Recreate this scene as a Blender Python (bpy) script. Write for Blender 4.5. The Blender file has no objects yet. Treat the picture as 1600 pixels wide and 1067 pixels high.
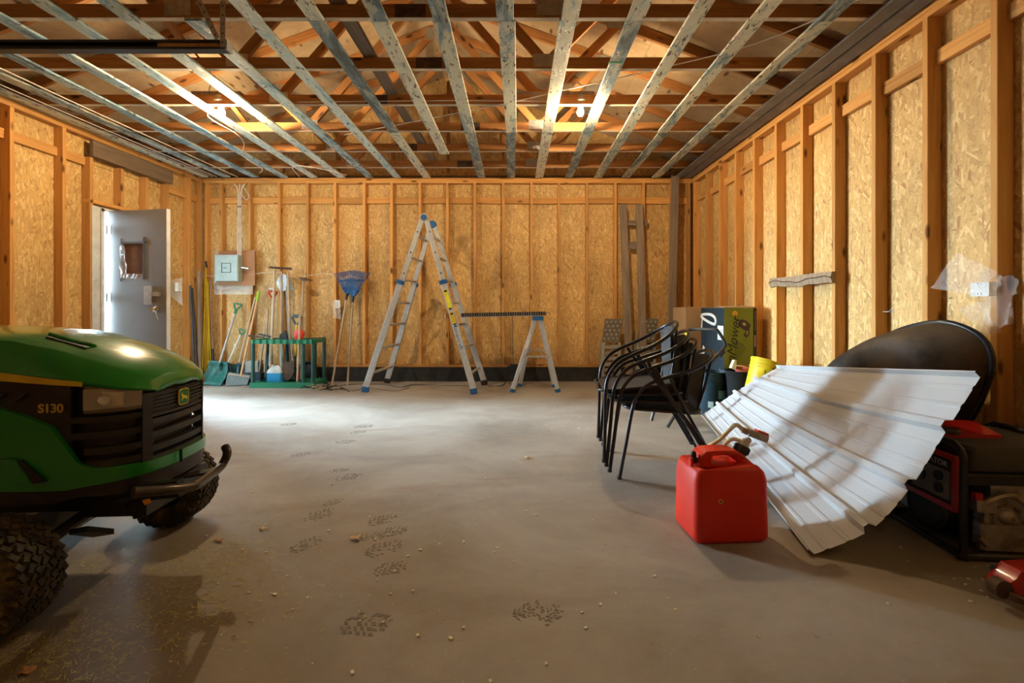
import bpy, bmesh, math, random
from mathutils import Vector, Matrix, Euler
random.seed(7)
S = bpy.context.scene
COL = S.collection
PI = math.pi
# ------------------------------------------------------------------ camera
FP = 710.0; HC = 1.07; VX = 806.0; VY = 480.0
cd = bpy.data.cameras.new('camera'); cam = bpy.data.objects.new('camera', cd); COL.objects.link(cam)
cam.location = (0, 0, HC); cam.rotation_euler = (PI/2, 0, 0)
cd.sensor_width = 36; cd.lens = FP/1600*36
cd.shift_x = (800-VX)/1600; cd.shift_y = -(533.5-VY)/1600
cd.clip_start = 0.02; cd.clip_end = 200
S.camera = cam
# ------------------------------------------------------------------ world, daylight, exposure
S.view_settings.view_transform = 'Standard'; S.view_settings.look = 'None'
S.view_settings.gamma = 1; S.view_settings.use_curve_mapping = False
S.view_settings.exposure = 1.33
SKY_COL = (0.62, 0.84, 1.0, 1); SKY_STR = 3.0
BULB_COL = (1.0, 0.74, 0.44, 1); BULB_L = 1050.0; BULB_L_FILL = 60.0
w = bpy.data.worlds.new('sky'); S.world = w; w.use_nodes = True
bg = w.node_tree.nodes['Background']; bg.inputs[0].default_value = SKY_COL; bg.inputs[1].default_value = SKY_STR
pl = bpy.data.lights.new('doorway_sky_portal', 'AREA'); pl.shape = 'RECTANGLE'; pl.size = 2.1; pl.size_y = 1.0
pl.cycles.is_portal = True
po = bpy.data.objects.new('doorway_sky_portal', pl); COL.objects.link(po)
po.location = (-4.72, 5.33, 1.2); po.rotation_euler = (0, -PI/2, 0)

sd = bpy.data.lights.new('low_daylight', 'SUN'); sd.energy = 60.0; sd.angle = math.radians(48); sd.color = (0.64, 0.85, 1.0)
so = bpy.data.objects.new('low_daylight', sd); COL.objects.link(so)
so.rotation_euler = Vector((1.0, -.50, -.125)).to_track_quat('-Z', 'Y').to_euler()
# ------------------------------------------------------------------ helpers
def P(px, py, Y): return Vector(((px-VX)*Y/FP, Y, HC-(py-VY)*Y/FP))
def F(px, py, z=0.0):
    Y = FP*(HC-z)/(py-VY); return Vector(((px-VX)*Y/FP, Y, z))

class MB:
    def __init__(s): s.v = []; s.f = []; s.m = []; s.mi = 0
    def add(s, vs, fs):
        o = len(s.v); s.v += [tuple(v) for v in vs]; s.f += [tuple(i+o for i in f) for f in fs]; s.m += [s.mi]*len(fs); return s
    def box(s, c, d, R=None, ch=0):
        x, y, z = d[0]/2, d[1]/2, d[2]/2
        if ch:
            ring = [(x-ch, -y), (x, -y+ch), (x, y-ch), (x-ch, y), (-x+ch, y), (-x, y-ch), (-x, -y+ch), (-x+ch, -y)]
        else: ring = [(x, -y), (x, y), (-x, y), (-x, -y)]
        n = len(ring)
        vs = [Vector((a, b, -z)) for a, b in ring]+[Vector((a, b, z)) for a, b in ring]
        fs = [tuple(reversed(range(n))), tuple(range(n, 2*n))]+[(i, (i+1) % n, n+(i+1) % n, n+i) for i in range(n)]
        if R is not None: vs = [R @ v for v in vs]
        c = Vector(c); return s.add([v+c for v in vs], fs)
    def frame(s, d):
        d = Vector(d).normalized(); a = Vector((0, 0, 1)) if abs(d.z) < .9 else Vector((1, 0, 0))
        u = d.cross(a).normalized(); return u, d.cross(u).normalized()
    def bar(s, a, b, wd, th, up=None, ch=0):
        a = Vector(a); b = Vector(b); d = (b-a); L = d.length; d.normalize()
        if up is None: u, v = s.frame(d)
        else:
            up = Vector(up); v = (up-d*up.dot(d)).normalized(); u = v.cross(d)
        R = Matrix((u, v, d)).transposed()
        return s.box((a+b)/2, (wd, th, L), R, ch)
    def tube(s, pts, r, n=10, closed=False, cap=True):
        pts = [Vector(p) for p in pts]; m = len(pts)
        rs = r if isinstance(r, (list, tuple)) else [r]*m
        vs = []; u = None
        for i, p in enumerate(pts):
            if closed: d = pts[(i+1) % m]-pts[i-1]
            else: d = pts[min(i+1, m-1)]-pts[max(i-1, 0)]
            d.normalize()
            if u is None: u, _ = s.frame(d)
            else:
                u = u-d*u.dot(d)
                if u.length < 1e-6: u, _ = s.frame(d)
                u.normalize()
            v = d.cross(u)
            for k in range(n):
                a = 2*PI*k/n; vs.append(p+(u*math.cos(a)+v*math.sin(a))*rs[i])
        fs = []
        for i in range(m if closed else m-1):
            j = (i+1) % m
            for k in range(n):
                k2 = (k+1) % n; fs.append((i*n+k, i*n+k2, j*n+k2, j*n+k))
        if cap and not closed: fs += [tuple(reversed(range(n))), tuple(range((m-1)*n, m*n))]
        return s.add(vs, fs)
    def cyl(s, a, b, r, r2=None, n=16): return s.tube([a, b], [r, r if r2 is None else r2], n)
    def lathe(s, prof, c=(0, 0, 0), axis=(0, 0, 1), n=24, cap=False):
        ax = Vector(axis).normalized(); u, v = s.frame(ax); c = Vector(c); vs = []
        for r, h in prof:
            for k in range(n):
                a = 2*PI*k/n; vs.append(c+ax*h+(u*math.cos(a)+v*math.sin(a))*r)
        fs = [(i*n+k, i*n+(k+1) % n, (i+1)*n+(k+1) % n, (i+1)*n+k) for i in range(len(prof)-1) for k in range(n)]
        if cap: fs += [tuple(reversed(range(n))), tuple(range((len(prof)-1)*n, len(prof)*n))]
        return s.add(vs, fs)
    def ball(s, c, r, n=14, sc=(1, 1, 1)):
        h = n//2; vs = []; fs = []
        for i in range(h+1):
            t = PI*i/h
            for k in range(n):
                a = 2*PI*k/n; vs.append(Vector(c)+Vector((r*sc[0]*math.sin(t)*math.cos(a), r*sc[1]*math.sin(t)*math.sin(a), -r*sc[2]*math.cos(t))))
        for i in range(h):
            for k in range(n): fs.append((i*n+k, i*n+(k+1) % n, (i+1)*n+(k+1) % n, (i+1)*n+k))
        return s.add(vs, fs)
    def prism(s, poly, off):
        poly = [Vector(p) for p in poly]; off = Vector(off); n = len(poly)
        return s.add(poly+[p+off for p in poly], [tuple(range(n)), tuple(reversed(range(n, 2*n)))]+[(i, n+i, n+(i+1) % n, (i+1) % n) for i in range(n)])
    def grid(s, rows):
        n = len(rows[0]); vs = [p for r in rows for p in r]
        return s.add(vs, [(i*n+k, i*n+k+1, (i+1)*n+k+1, (i+1)*n+k) for i in range(len(rows)-1) for k in range(n-1)])

def smoothpath(pts, k=5, closed=False):
    pts = [Vector(p) for p in pts]; n = len(pts); out = []
    rng = n if closed else n-1
    for i in range(rng):
        if closed: p0, p1, p2, p3 = pts[i-1], pts[i], pts[(i+1) % n], pts[(i+2) % n]
        else: p0, p1, p2, p3 = pts[max(i-1, 0)], pts[i], pts[i+1], pts[min(i+2, n-1)]
        for j in range(k):
            t = j/k
            out.append(.5*((2*p1)+(p2-p0)*t+(2*p0-5*p1+4*p2-p3)*t*t+(3*p1-p0-3*p2+p3)*t**3))
    if not closed: out.append(pts[-1])
    return out

def build(mb, name, mats, parent=None, smooth=35, local=False, **props):
    me = bpy.data.meshes.new(name)
    me.from_pydata(mb.v, [], mb.f); me.validate()
    if not isinstance(mats, (list, tuple)): mats = [mats]
    for m in mats: me.materials.append(m)
    if len(mats) > 1 and len(me.polygons) == len(mb.m):
        for p, i in zip(me.polygons, mb.m): p.material_index = i
    bm = bmesh.new(); bm.from_mesh(me); bmesh.ops.remove_doubles(bm, verts=bm.verts, dist=1e-5)
    bmesh.ops.recalc_face_normals(bm, faces=bm.faces); bm.to_mesh(me); bm.free()
    if smooth:
        me.shade_smooth(); me.set_sharp_from_angle(angle=math.radians(smooth))
    o = bpy.data.objects.new(name, me); COL.objects.link(o)
    if parent is not None:
        o.parent = parent
        if not local: o.matrix_parent_inverse = WM(parent).inverted()
    for k, v in props.items(): o[k] = v
    return o
def WM(o):
    m = Matrix.LocRotScale(o.location, o.rotation_euler, o.scale)
    if o.parent: return WM(o.parent) @ o.matrix_parent_inverse @ m
    return m
def thing(name, label, cat, loc=(0, 0, 0), rz=0, group=None):
    o = bpy.data.objects.new(name, None); COL.objects.link(o); o.empty_display_size = .1
    o.location = loc; o.rotation_euler = (0, 0, rz); o['label'] = label; o['category'] = cat
    if group: o['group'] = group
    return o
def tag(o, label, cat, group=None):
    o['label'] = label; o['category'] = cat
    if group: o['group'] = group
    return o
def copytree(o, parent=None):
    c = o.copy(); COL.objects.link(c)
    if parent is not None: c.parent = parent
    for ch in [x for x in ALL() if x.parent == o]: copytree(ch, c)
    return c
def ALL(): return list(bpy.data.objects)
_bc = {}
def board(name, a, b, wd, th, mat, parent=None, up=None, ch=.0025, **props):
    """timber piece from a to b: wd across, th along `up`; long axis is local z, alike pieces share a mesh"""
    a = Vector(a); b = Vector(b); d = b-a; L = d.length; d.normalize()
    key = (round(wd, 4), round(th, 4), round(L, 2), mat.name)
    if key not in _bc:
        mb = MB(); mb.box((0, 0, 0), (wd, th, L), None, ch)
        me = bpy.data.meshes.new(name); me.from_pydata(mb.v, [], mb.f); me.materials.append(mat); _bc[key] = me
    o = bpy.data.objects.new(name, _bc[key]); COL.objects.link(o)
    if up is None: up = Vector((0, -1, 0)) if abs(d.y) < .9 else Vector((0, 0, 1))
    up = Vector(up); v = (up-d*up.dot(d)).normalized(); u = v.cross(d)
    R = Matrix((u, v, d)).transposed().to_4x4()
    M = Matrix.Translation((a+b)/2) @ R
    if parent is not None:
        o.parent = parent; M = WM(parent).inverted() @ M
    o.matrix_local = M
    for k, v2 in props.items(): o[k] = v2
    return o
def text(s, size, M, mat, parent, name='lettering', ext=.0006, shear=0, local=False, bold=0):
    cu = bpy.data.curves.new(name, 'FONT'); cu.body = s; cu.size = size; cu.extrude = ext; cu.align_x = 'CENTER'; cu.align_y = 'CENTER'; cu.shear = shear; cu.offset = bold
    t = bpy.data.objects.new(name+'_tmp', cu); COL.objects.link(t)
    dg = bpy.context.evaluated_depsgraph_get(); me = bpy.data.meshes.new_from_object(t.evaluated_get(dg))
    bpy.data.objects.remove(t); bpy.data.curves.remove(cu)
    me.transform(M); me.materials.clear(); me.materials.append(mat)
    o = bpy.data.objects.new(name, me); COL.objects.link(o); o.parent = parent
    if not local: o.matrix_parent_inverse = WM(parent).inverted()
    return o
def basis(x, y, loc):
    x = Vector(x).normalized(); y = Vector(y); y = (y-x*x.dot(y)).normalized(); z = x.cross(y)
    return Matrix.Translation(loc) @ Matrix((x, y, z)).transposed().to_4x4()

# ------------------------------------------------------------------ materials
def newmat(name):
    m = bpy.data.materials.new(name); m.use_nodes = True; nt = m.node_tree
    return m, nt, nt.nodes, nt.links, nt.nodes['Principled BSDF']
def plain(name, col, rough=.5, metal=0, var=.12, scale=12, bump=.0, coat=0, spec=.5, trans=0, alpha=1, dirt=None, dirtamt=.5):
    m, nt, N, L, B = newmat(name)
    tc = N.new('ShaderNodeTexCoord'); no = N.new('ShaderNodeTexNoise'); no.inputs['Scale'].default_value = scale; no.inputs['Detail'].default_value = 6
    L.new(tc.outputs['Object'], no.inputs['Vector'])
    r = N.new('ShaderNodeValToRGB'); e = r.color_ramp.elements
    e[0].position = .3; e[1].position = .7
    e[0].color = tuple(c*(1-var) for c in col)+(1,); e[1].color = tuple(min(1, c*(1+var)) for c in col)+(1,)
    L.new(no.outputs['Fac'], r.inputs['Fac']); out = r.outputs['Color']
    rr = None
    if dirt:
        n2 = N.new('ShaderNodeTexNoise'); n2.inputs['Scale'].default_value = scale*.35; n2.inputs['Detail'].default_value = 9; n2.inputs['Roughness'].default_value = .7
        L.new(tc.outputs['Object'], n2.inputs['Vector'])
        mr = N.new('ShaderNodeMapRange'); mr.inputs[1].default_value = .62-.3*dirtamt; mr.inputs[2].default_value = .82-.2*dirtamt
        L.new(n2.outputs['Fac'], mr.inputs[0])
        mx = N.new('ShaderNodeMix'); mx.data_type = 'RGBA'; L.new(mr.outputs[0], mx.inputs[0]); L.new(out, mx.inputs[6]); mx.inputs[7].default_value = tuple(dirt)+(1,)
        out = mx.outputs[2]
        rr = N.new('ShaderNodeMapRange'); rr.inputs[3].default_value = rough; rr.inputs[4].default_value = min(1, rough+.4); L.new(mr.outputs[0], rr.inputs[0]); L.new(rr.outputs[0], B.inputs['Roughness'])
    L.new(out, B.inputs['Base Color'])
    if not rr: B.inputs['Roughness'].default_value = rough
    B.inputs['Metallic'].default_value = metal
    B.inputs['Coat Weight'].default_value = coat; B.inputs['Coat Roughness'].default_value = .08
    B.inputs['Specular IOR Level'].default_value = spec
    B.inputs['Transmission Weight'].default_value = trans; B.inputs['Alpha'].default_value = alpha
    if bump:
        bp = N.new('ShaderNodeBump'); bp.inputs['Strength'].default_value = bump; bp.inputs['Distance'].default_value = .01
        L.new(no.outputs['Fac'], bp.inputs['Height']); L.new(bp.outputs[0], B.inputs['Normal'])
    return m
def ramp(N, stops):
    r = N.new('ShaderNodeValToRGB'); e = r.color_ramp.elements
    while len(e) < len(stops): e.new(.5)
    for i, (p, c) in enumerate(stops): e[i].position = p; e[i].color = tuple(c)+(1,)
    return r
def wood(name, c0, c1, c2, rough=.75, grain=1.0, knots=True, objvar=.25, long=(22, 22, 1.1)):
    """grain runs along local z; each piece is shifted and tinted by its own random number"""
    m, nt, N, L, B = newmat(name)
    tc = N.new('ShaderNodeTexCoord'); oi = N.new('ShaderNodeObjectInfo')
    sc = N.new('ShaderNodeVectorMath'); sc.operation = 'SCALE'; sc.inputs[0].default_value = (37, 53, 71); L.new(oi.outputs['Random'], sc.inputs['Scale'])
    ad = N.new('ShaderNodeVectorMath'); L.new(tc.outputs['Object'], ad.inputs[0]); L.new(sc.outputs[0], ad.inputs[1])
    mp = N.new('ShaderNodeMapping'); mp.inputs['Scale'].default_value = long; L.new(ad.outputs[0], mp.inputs[0])
    n1 = N.new('ShaderNodeTexNoise'); n1.inputs['Scale'].default_value = 1.6*grain; n1.inputs['Detail'].default_value = 7; n1.inputs['Roughness'].default_value = .62; n1.inputs['Distortion'].default_value = .6
    L.new(mp.outputs[0], n1.inputs['Vector'])
    r = ramp(N, [(.25, c0), (.5, c1), (.78, c2)]); L.new(n1.outputs['Fac'], r.inputs['Fac'])
    out = r.outputs['Color']
    if knots:
        m2 = N.new('ShaderNodeMapping'); m2.inputs['Scale'].default_value = (9, 9, 3.4); L.new(ad.outputs[0], m2.inputs[0])
        vo = N.new('ShaderNodeTexVoronoi'); vo.inputs['Scale'].default_value = 1.0; L.new(m2.outputs[0], vo.inputs['Vector'])
        mr = N.new('ShaderNodeMapRange'); mr.inputs[1].default_value = .10; mr.inputs[2].default_value = .2; mr.inputs[3].default_value = 1; mr.inputs[4].default_value = 0; L.new(vo.outputs['Distance'], mr.inputs[0])
        mx = N.new('ShaderNodeMix'); mx.data_type = 'RGBA'; L.new(mr.outputs[0], mx.inputs[0]); L.new(out, mx.inputs[6]); mx.inputs[7].default_value = (c0[0]*.35, c0[1]*.28, c0[2]*.2, 1)
        out = mx.outputs[2]
    hs = N.new('ShaderNodeHueSaturation'); vr = N.new('ShaderNodeMapRange'); vr.inputs[3].default_value = 1-objvar; vr.inputs[4].default_value = 1+objvar
    L.new(oi.outputs['Random'], vr.inputs[0]); L.new(vr.outputs[0], hs.inputs['Value']); L.new(out, hs.inputs['Color']); L.new(hs.outputs[0], B.inputs['Base Color'])
    B.inputs['Roughness'].default_value = rough
    bp = N.new('ShaderNodeBump'); bp.inputs['Strength'].default_value = .25; bp.inputs['Distance'].default_value = .004; L.new(n1.outputs['Fac'], bp.inputs['Height']); L.new(bp.outputs[0], B.inputs['Normal'])
    return m
def osb(name, axis):
    m, nt, N, L, B = newmat(name)
    tc = N.new('ShaderNodeTexCoord'); oi = N.new('ShaderNodeObjectInfo')
    cols = []; facs = []
    for k, (ang, s) in enumerate([(8, 1.0), (62, 1.1), (-50, .9), (88, 1.2)]):
        rt = N.new('ShaderNodeVectorRotate'); rt.rotation_type = axis + '_AXIS'; rt.inputs['Angle'].default_value = math.radians(ang); L.new(tc.outputs['Object'], rt.inputs['Vector'])
        mp = N.new('ShaderNodeMapping'); mp.inputs['Scale'].default_value = ((15, 1, 60) if axis == 'Y' else (1, 15, 60)); mp.inputs['Location'].default_value = (k*3.3, k*5.1, k*7.7)
        L.new(rt.outputs[0], mp.inputs[0])
        nz = N.new('ShaderNodeTexNoise'); nz.inputs['Scale'].default_value = 1.3; L.new(mp.outputs[0], nz.inputs['Vector'])
        mx0 = N.new('ShaderNodeMix'); mx0.data_type = 'VECTOR'; mx0.inputs[0].default_value = .12; L.new(mp.outputs[0], mx0.inputs[4]); L.new(nz.outputs['Color'], mx0.inputs[5])
        vo = N.new('ShaderNodeTexVoronoi'); vo.inputs['Scale'].default_value = s; L.new(mx0.outputs[1], vo.inputs['Vector'])
        sp = N.new('ShaderNodeSeparateColor'); L.new(vo.outputs['Color'], sp.inputs[0]); cols.append(sp)
    cur = cols[0].outputs[0]
    for k in (1, 2, 3):
        gt = N.new('ShaderNodeMath'); gt.operation = 'GREATER_THAN'; gt.inputs[1].default_value = .5; L.new(cols[k].outputs[1], gt.inputs[0])
        mx = N.new('ShaderNodeMix'); L.new(gt.outputs[0], mx.inputs[0]); L.new(cur, mx.inputs[2]); L.new(cols[k].outputs[0], mx.inputs[3]); cur = mx.outputs[0]
    r = ramp(N, [(0, (.40, .21, .065)), (.06, (.53, .31, .105)), (.35, (.60, .375, .13)), (.75, (.66, .42, .15)), (1, (.80, .57, .25))])
    L.new(cur, r.inputs['Fac'])
    n3 = N.new('ShaderNodeTexNoise'); n3.inputs['Scale'].default_value = 1.3; n3.inputs['Detail'].default_value = 5; L.new(tc.outputs['Object'], n3.inputs['Vector'])
    mr = N.new('ShaderNodeMapRange'); mr.inputs[1].default_value = .3; mr.inputs[2].default_value = .7; mr.inputs[3].default_value = .78; mr.inputs[4].default_value = 1.12; L.new(n3.outputs['Fac'], mr.inputs[0])
    hs = N.new('ShaderNodeHueSaturation'); L.new(mr.outputs[0], hs.inputs['Value']); L.new(r.outputs[0], hs.inputs['Color'])
    # fine dark fibres between flakes
    n4 = N.new('ShaderNodeTexNoise'); n4.inputs['Scale'].default_value = 55; n4.inputs['Detail'].default_value = 4; L.new(tc.outputs['Object'], n4.inputs['Vector'])
    m4 = N.new('ShaderNodeMapRange'); m4.inputs[1].default_value = .36; m4.inputs[2].default_value = .46; m4.inputs[3].default_value = .84; m4.inputs[4].default_value = 1; L.new(n4.outputs['Fac'], m4.inputs[0])
    mm = N.new('ShaderNodeMix'); mm.data_type = 'RGBA'; mm.blend_type = 'MULTIPLY'; mm.inputs[0].default_value = 1; L.new(hs.outputs[0], mm.inputs[6]); L.new(m4.outputs[0], mm.inputs[7])
    L.new(mm.outputs[2], B.inputs['Base Color'])
    B.inputs['Roughness'].default_value = .6
    bp = N.new('ShaderNodeBump'); bp.inputs['Strength'].default_value = .35; bp.inputs['Distance'].default_value = .004; L.new(cur, bp.inputs['Height']); L.new(bp.outputs[0], B.inputs['Normal'])
    return m
def peel(nm='peeling_paint', blue=False):
    m, nt, N, L, B = newmat(nm)
    tc = N.new('ShaderNodeTexCoord'); oi = N.new('ShaderNodeObjectInfo')
    sc = N.new('ShaderNodeVectorMath'); sc.operation = 'SCALE'; sc.inputs[0].default_value = (17, 29, 41); L.new(oi.outputs['Random'], sc.inputs['Scale'])
    ad = N.new('ShaderNodeVectorMath'); L.new(tc.outputs['Object'], ad.inputs[0]); L.new(sc.outputs[0], ad.inputs[1])
    a = N.new('ShaderNodeMapping'); a.inputs['Scale'].default_value = (2.6, 2.6, .7); L.new(ad.outputs[0], a.inputs[0])
    n1 = N.new('ShaderNodeTexNoise'); n1.inputs['Scale'].default_value = 3.2; n1.inputs['Detail'].default_value = 12; n1.inputs['Roughness'].default_value = .74; n1.inputs['Distortion'].default_value = .8; L.new(a.outputs[0], n1.inputs[0])
    r1 = ramp(N, [(.38, (.13, .18, .20)), (.42, (.22, .33, .38)), (.48, (.28, .41, .46)), (.49, (.55, .58, .47)), (.64, (.66, .67, .54)), (.69, (.46, .40, .34))])
    if blue:
        for e_, c_ in zip(r1.color_ramp.elements, ((.13, .20, .25), (.22, .42, .54), (.30, .52, .64), (.48, .62, .64), (.60, .68, .63), (.44, .43, .37))): e_.color = c_+(1,)
    r1.color_ramp.interpolation = 'LINEAR'; bi = N.new('ShaderNodeMapRange'); bi.inputs[3].default_value = -.075; bi.inputs[4].default_value = .085; L.new(oi.outputs['Random'], bi.inputs[0]); ba = N.new('ShaderNodeMath'); L.new(n1.outputs['Fac'], ba.inputs[0]); L.new(bi.outputs[0], ba.inputs[1]); L.new(ba.outputs[0], r1.inputs['Fac'])
    b = N.new('ShaderNodeMapping'); b.inputs['Scale'].default_value = (9, 9, 3.0); L.new(ad.outputs[0], b.inputs[0])
    n2 = N.new('ShaderNodeTexNoise'); n2.inputs['Scale'].default_value = 4; n2.inputs['Detail'].default_value = 10; n2.inputs['Roughness'].default_value = .7; L.new(b.outputs[0], n2.inputs[0])
    mr = N.new('ShaderNodeMapRange'); mr.inputs[1].default_value = .565; mr.inputs[2].default_value = .60; L.new(n2.outputs['Fac'], mr.inputs[0])
    mx = N.new('ShaderNodeMix'); mx.data_type = 'RGBA'; L.new(mr.outputs[0], mx.inputs[0]); L.new(r1.outputs[0], mx.inputs[6]); mx.inputs[7].default_value = (.09, .075, .06, 1)
    hs = N.new('ShaderNodeHueSaturation'); vr = N.new('ShaderNodeMapRange'); vr.inputs[3].default_value = .8; vr.inputs[4].default_value = 1.25; L.new(oi.outputs['Random'], vr.inputs[0])
    L.new(vr.outputs[0], hs.inputs['Value']); L.new(mx.outputs[2], hs.inputs['Color']); L.new(hs.outputs[0], B.inputs['Base Color'])
    B.inputs['Roughness'].default_value = .6
    bp = N.new('ShaderNodeBump'); bp.inputs['Strength'].default_value = .5; bp.inputs['Distance'].default_value = .004; bp.invert = True; L.new(mr.outputs[0], bp.inputs['Height']); L.new(bp.outputs[0], B.inputs['Normal'])
    return m
def concrete():
    m, nt, N, L, B = newmat('concrete')
    tc = N.new('ShaderNodeTexCoord')
    def noise(s, d, ro=.6, dis=0, mp=None):
        n = N.new('ShaderNodeTexNoise'); n.inputs['Scale'].default_value = s; n.inputs['Detail'].default_value = d; n.inputs['Roughness'].default_value = ro; n.inputs['Distortion'].default_value = dis
        if mp: q = N.new('ShaderNodeMapping'); q.inputs['Scale'].default_value = mp; L.new(tc.outputs['Object'], q.inputs[0]); L.new(q.outputs[0], n.inputs[0])
        else: L.new(tc.outputs['Object'], n.inputs[0])
        return n
    a = noise(1.1, 12, .66, .5, (1, 1.3, 1)); r = ramp(N, [(.28, (.20, .175, .145)), (.45, (.30, .275, .24)), (.6, (.375, .35, .31)), (.75, (.43, .405, .365))]); L.new(a.outputs[0], r.inputs[0])
    # rusty brown stains
    b = noise(1.7, 9, .62, .9, (.5, 1.5, 1)); mr = N.new('ShaderNodeMapRange'); mr.inputs[1].default_value = .54; mr.inputs[2].default_value = .72; mr.inputs[4].default_value = .55; L.new(b.outputs[0], mr.inputs[0])
    mx = N.new('ShaderNodeMix'); mx.data_type = 'RGBA'; L.new(mr.outputs[0], mx.inputs[0]); L.new(r.outputs[0], mx.inputs[6]); mx.inputs[7].default_value = (.25, .17, .10, 1)
    for cxy, rad, colr, amt in (((-1.35, 1.25, 0), 1.5, (.16, .11, .05, 1), .9), ((1.7, 1.9, 0), .95, (.20, .145, .09, 1), .55)):  # grass dust plus shade painted into the floor by tractor and generator
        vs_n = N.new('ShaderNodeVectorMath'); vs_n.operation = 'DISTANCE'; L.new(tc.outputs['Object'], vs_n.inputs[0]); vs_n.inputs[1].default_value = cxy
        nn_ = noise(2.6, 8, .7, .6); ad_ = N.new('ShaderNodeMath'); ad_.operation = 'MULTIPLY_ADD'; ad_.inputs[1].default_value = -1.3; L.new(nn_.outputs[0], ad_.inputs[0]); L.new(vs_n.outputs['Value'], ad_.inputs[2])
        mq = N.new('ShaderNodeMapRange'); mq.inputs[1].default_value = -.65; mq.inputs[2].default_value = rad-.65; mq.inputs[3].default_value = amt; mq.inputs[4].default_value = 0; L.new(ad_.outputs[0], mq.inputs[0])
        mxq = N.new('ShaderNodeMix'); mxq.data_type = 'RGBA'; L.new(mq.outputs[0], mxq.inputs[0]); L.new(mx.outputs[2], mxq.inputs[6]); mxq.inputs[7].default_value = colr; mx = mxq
    # dark specks
    c = noise(26, 6, .6); m2 = N.new('ShaderNodeMapRange'); m2.inputs[1].default_value = .66; m2.inputs[2].default_value = .72; m2.inputs[4].default_value = .55; L.new(c.outputs[0], m2.inputs[0])
    mx2 = N.new('ShaderNodeMix'); mx2.data_type = 'RGBA'; L.new(m2.outputs[0], mx2.inputs[0]); L.new(mx.outputs[2], mx2.inputs[6]); mx2.inputs[7].default_value = (.12, .10, .08, 1)
    d = noise(95, 3, .5); m3 = N.new('ShaderNodeMapRange'); m3.inputs[1].default_value = .68; m3.inputs[2].default_value = .72; m3.inputs[4].default_value = .5; L.new(d.outputs[0], m3.inputs[0])
    mx3 = N.new('ShaderNodeMix'); mx3.data_type = 'RGBA'; L.new(m3.outputs[0], mx3.inputs[0]); L.new(mx2.outputs[2], mx3.inputs[6]); mx3.inputs[7].default_value = (.6, .57, .5, 1)
    L.new(mx3.outputs[2], B.inputs['Base Color'])
    rr = N.new('ShaderNodeMapRange'); rr.inputs[3].default_value = .45; rr.inputs[4].default_value = .8; L.new(a.outputs[0], rr.inputs[0]); L.new(rr.outputs[0], B.inputs['Roughness'])
    e = noise(7, 10, .7); bp = N.new('ShaderNodeBump'); bp.inputs['Strength'].default_value = .35; bp.inputs['Distance'].default_value = .006; L.new(e.outputs[0], bp.inputs['Height']); L.new(bp.outputs[0], B.inputs['Normal'])
    return m
def clearplastic(name, col=(.9, .9, .9), alpha=.35, rough=.15):
    m, nt, N, L, B = newmat(name)
    B.inputs['Base Color'].default_value = tuple(col)+(1,); B.inputs['Alpha'].default_value = alpha; B.inputs['Roughness'].default_value = rough
    tc = N.new('ShaderNodeTexCoord'); no = N.new('ShaderNodeTexNoise'); no.inputs['Scale'].default_value = 9; no.inputs['Detail'].default_value = 3; no.inputs['Distortion'].default_value = 2; L.new(tc.outputs['Object'], no.inputs[0])
    bp = N.new('ShaderNodeBump'); bp.inputs['Strength'].default_value = .9; bp.inputs['Distance'].default_value = .03; L.new(no.outputs[0], bp.inputs['Height']); L.new(bp.outputs[0], B.inputs['Normal'])
    return m
def glow(name, col, s):
    m, nt, N, L, B = newmat(name); B.inputs['Base Color'].default_value = (1, 1, 1, 1)
    B.inputs['Emission Color'].default_value = col; B.inputs['Emission Strength'].default_value = s
    return m

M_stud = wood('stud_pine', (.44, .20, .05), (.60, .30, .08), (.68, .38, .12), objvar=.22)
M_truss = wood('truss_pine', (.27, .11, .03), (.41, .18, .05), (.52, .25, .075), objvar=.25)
M_grey = wood('weathered_wood', (.14, .10, .07), (.24, .18, .13), (.34, .27, .20), objvar=.12, knots=False)
M_dark = wood('dark_header', (.12, .08, .05), (.19, .13, .08), (.26, .18, .12), objvar=.1, knots=False)
M_deck = wood('roof_plywood', (.40, .27, .14), (.50, .36, .20), (.60, .45, .27), objvar=.12, long=(3, 3, 3))
M_back = wood('brown_plywood', (.30, .14, .06), (.38, .18, .08), (.44, .22, .10), knots=False, long=(3, 3, 3))
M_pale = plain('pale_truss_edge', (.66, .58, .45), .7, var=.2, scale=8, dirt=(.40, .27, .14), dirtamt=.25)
M_block = wood('barky_wood', (.16, .10, .055), (.27, .19, .12), (.38, .28, .18), objvar=.1)
M_handle = wood('tool_handle_wood', (.34, .24, .15), (.48, .37, .25), (.58, .47, .34), knots=False, objvar=.15, long=(40, 40, 2))
M_handle2 = wood('orange_handle_wood', (.55, .30, .15), (.66, .38, .20), (.74, .46, .26), knots=False, objvar=.1, long=(40, 40, 2))
M_osbY = osb('osb_flakes', 'Y'); M_osbX = osb('osb_flakes_side', 'X')
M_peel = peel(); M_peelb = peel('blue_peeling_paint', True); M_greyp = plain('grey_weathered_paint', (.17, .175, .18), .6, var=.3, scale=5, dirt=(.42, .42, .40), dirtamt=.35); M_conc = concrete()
M_tar = plain('tarred_concrete', (.022, .022, .022), .7, var=.4, scale=9, bump=.5, dirt=(.10, .085, .065), dirtamt=.25)
M_shell = plain('outer_sheathing', (.2, .17, .14), .9)
M_ground = plain('gravel_ground', (.30, .29, .26), .9, var=.2, scale=6)
M_alu = plain('aluminium', (.58, .62, .66), .36, .45, var=.1, scale=20)
M_alud = plain('dull_aluminium', (.44, .43, .41), .45, .4, var=.15, scale=20)
M_galv = plain('galvanised_steel', (.45, .45, .44), .42, .8, var=.18, scale=30)
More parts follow.
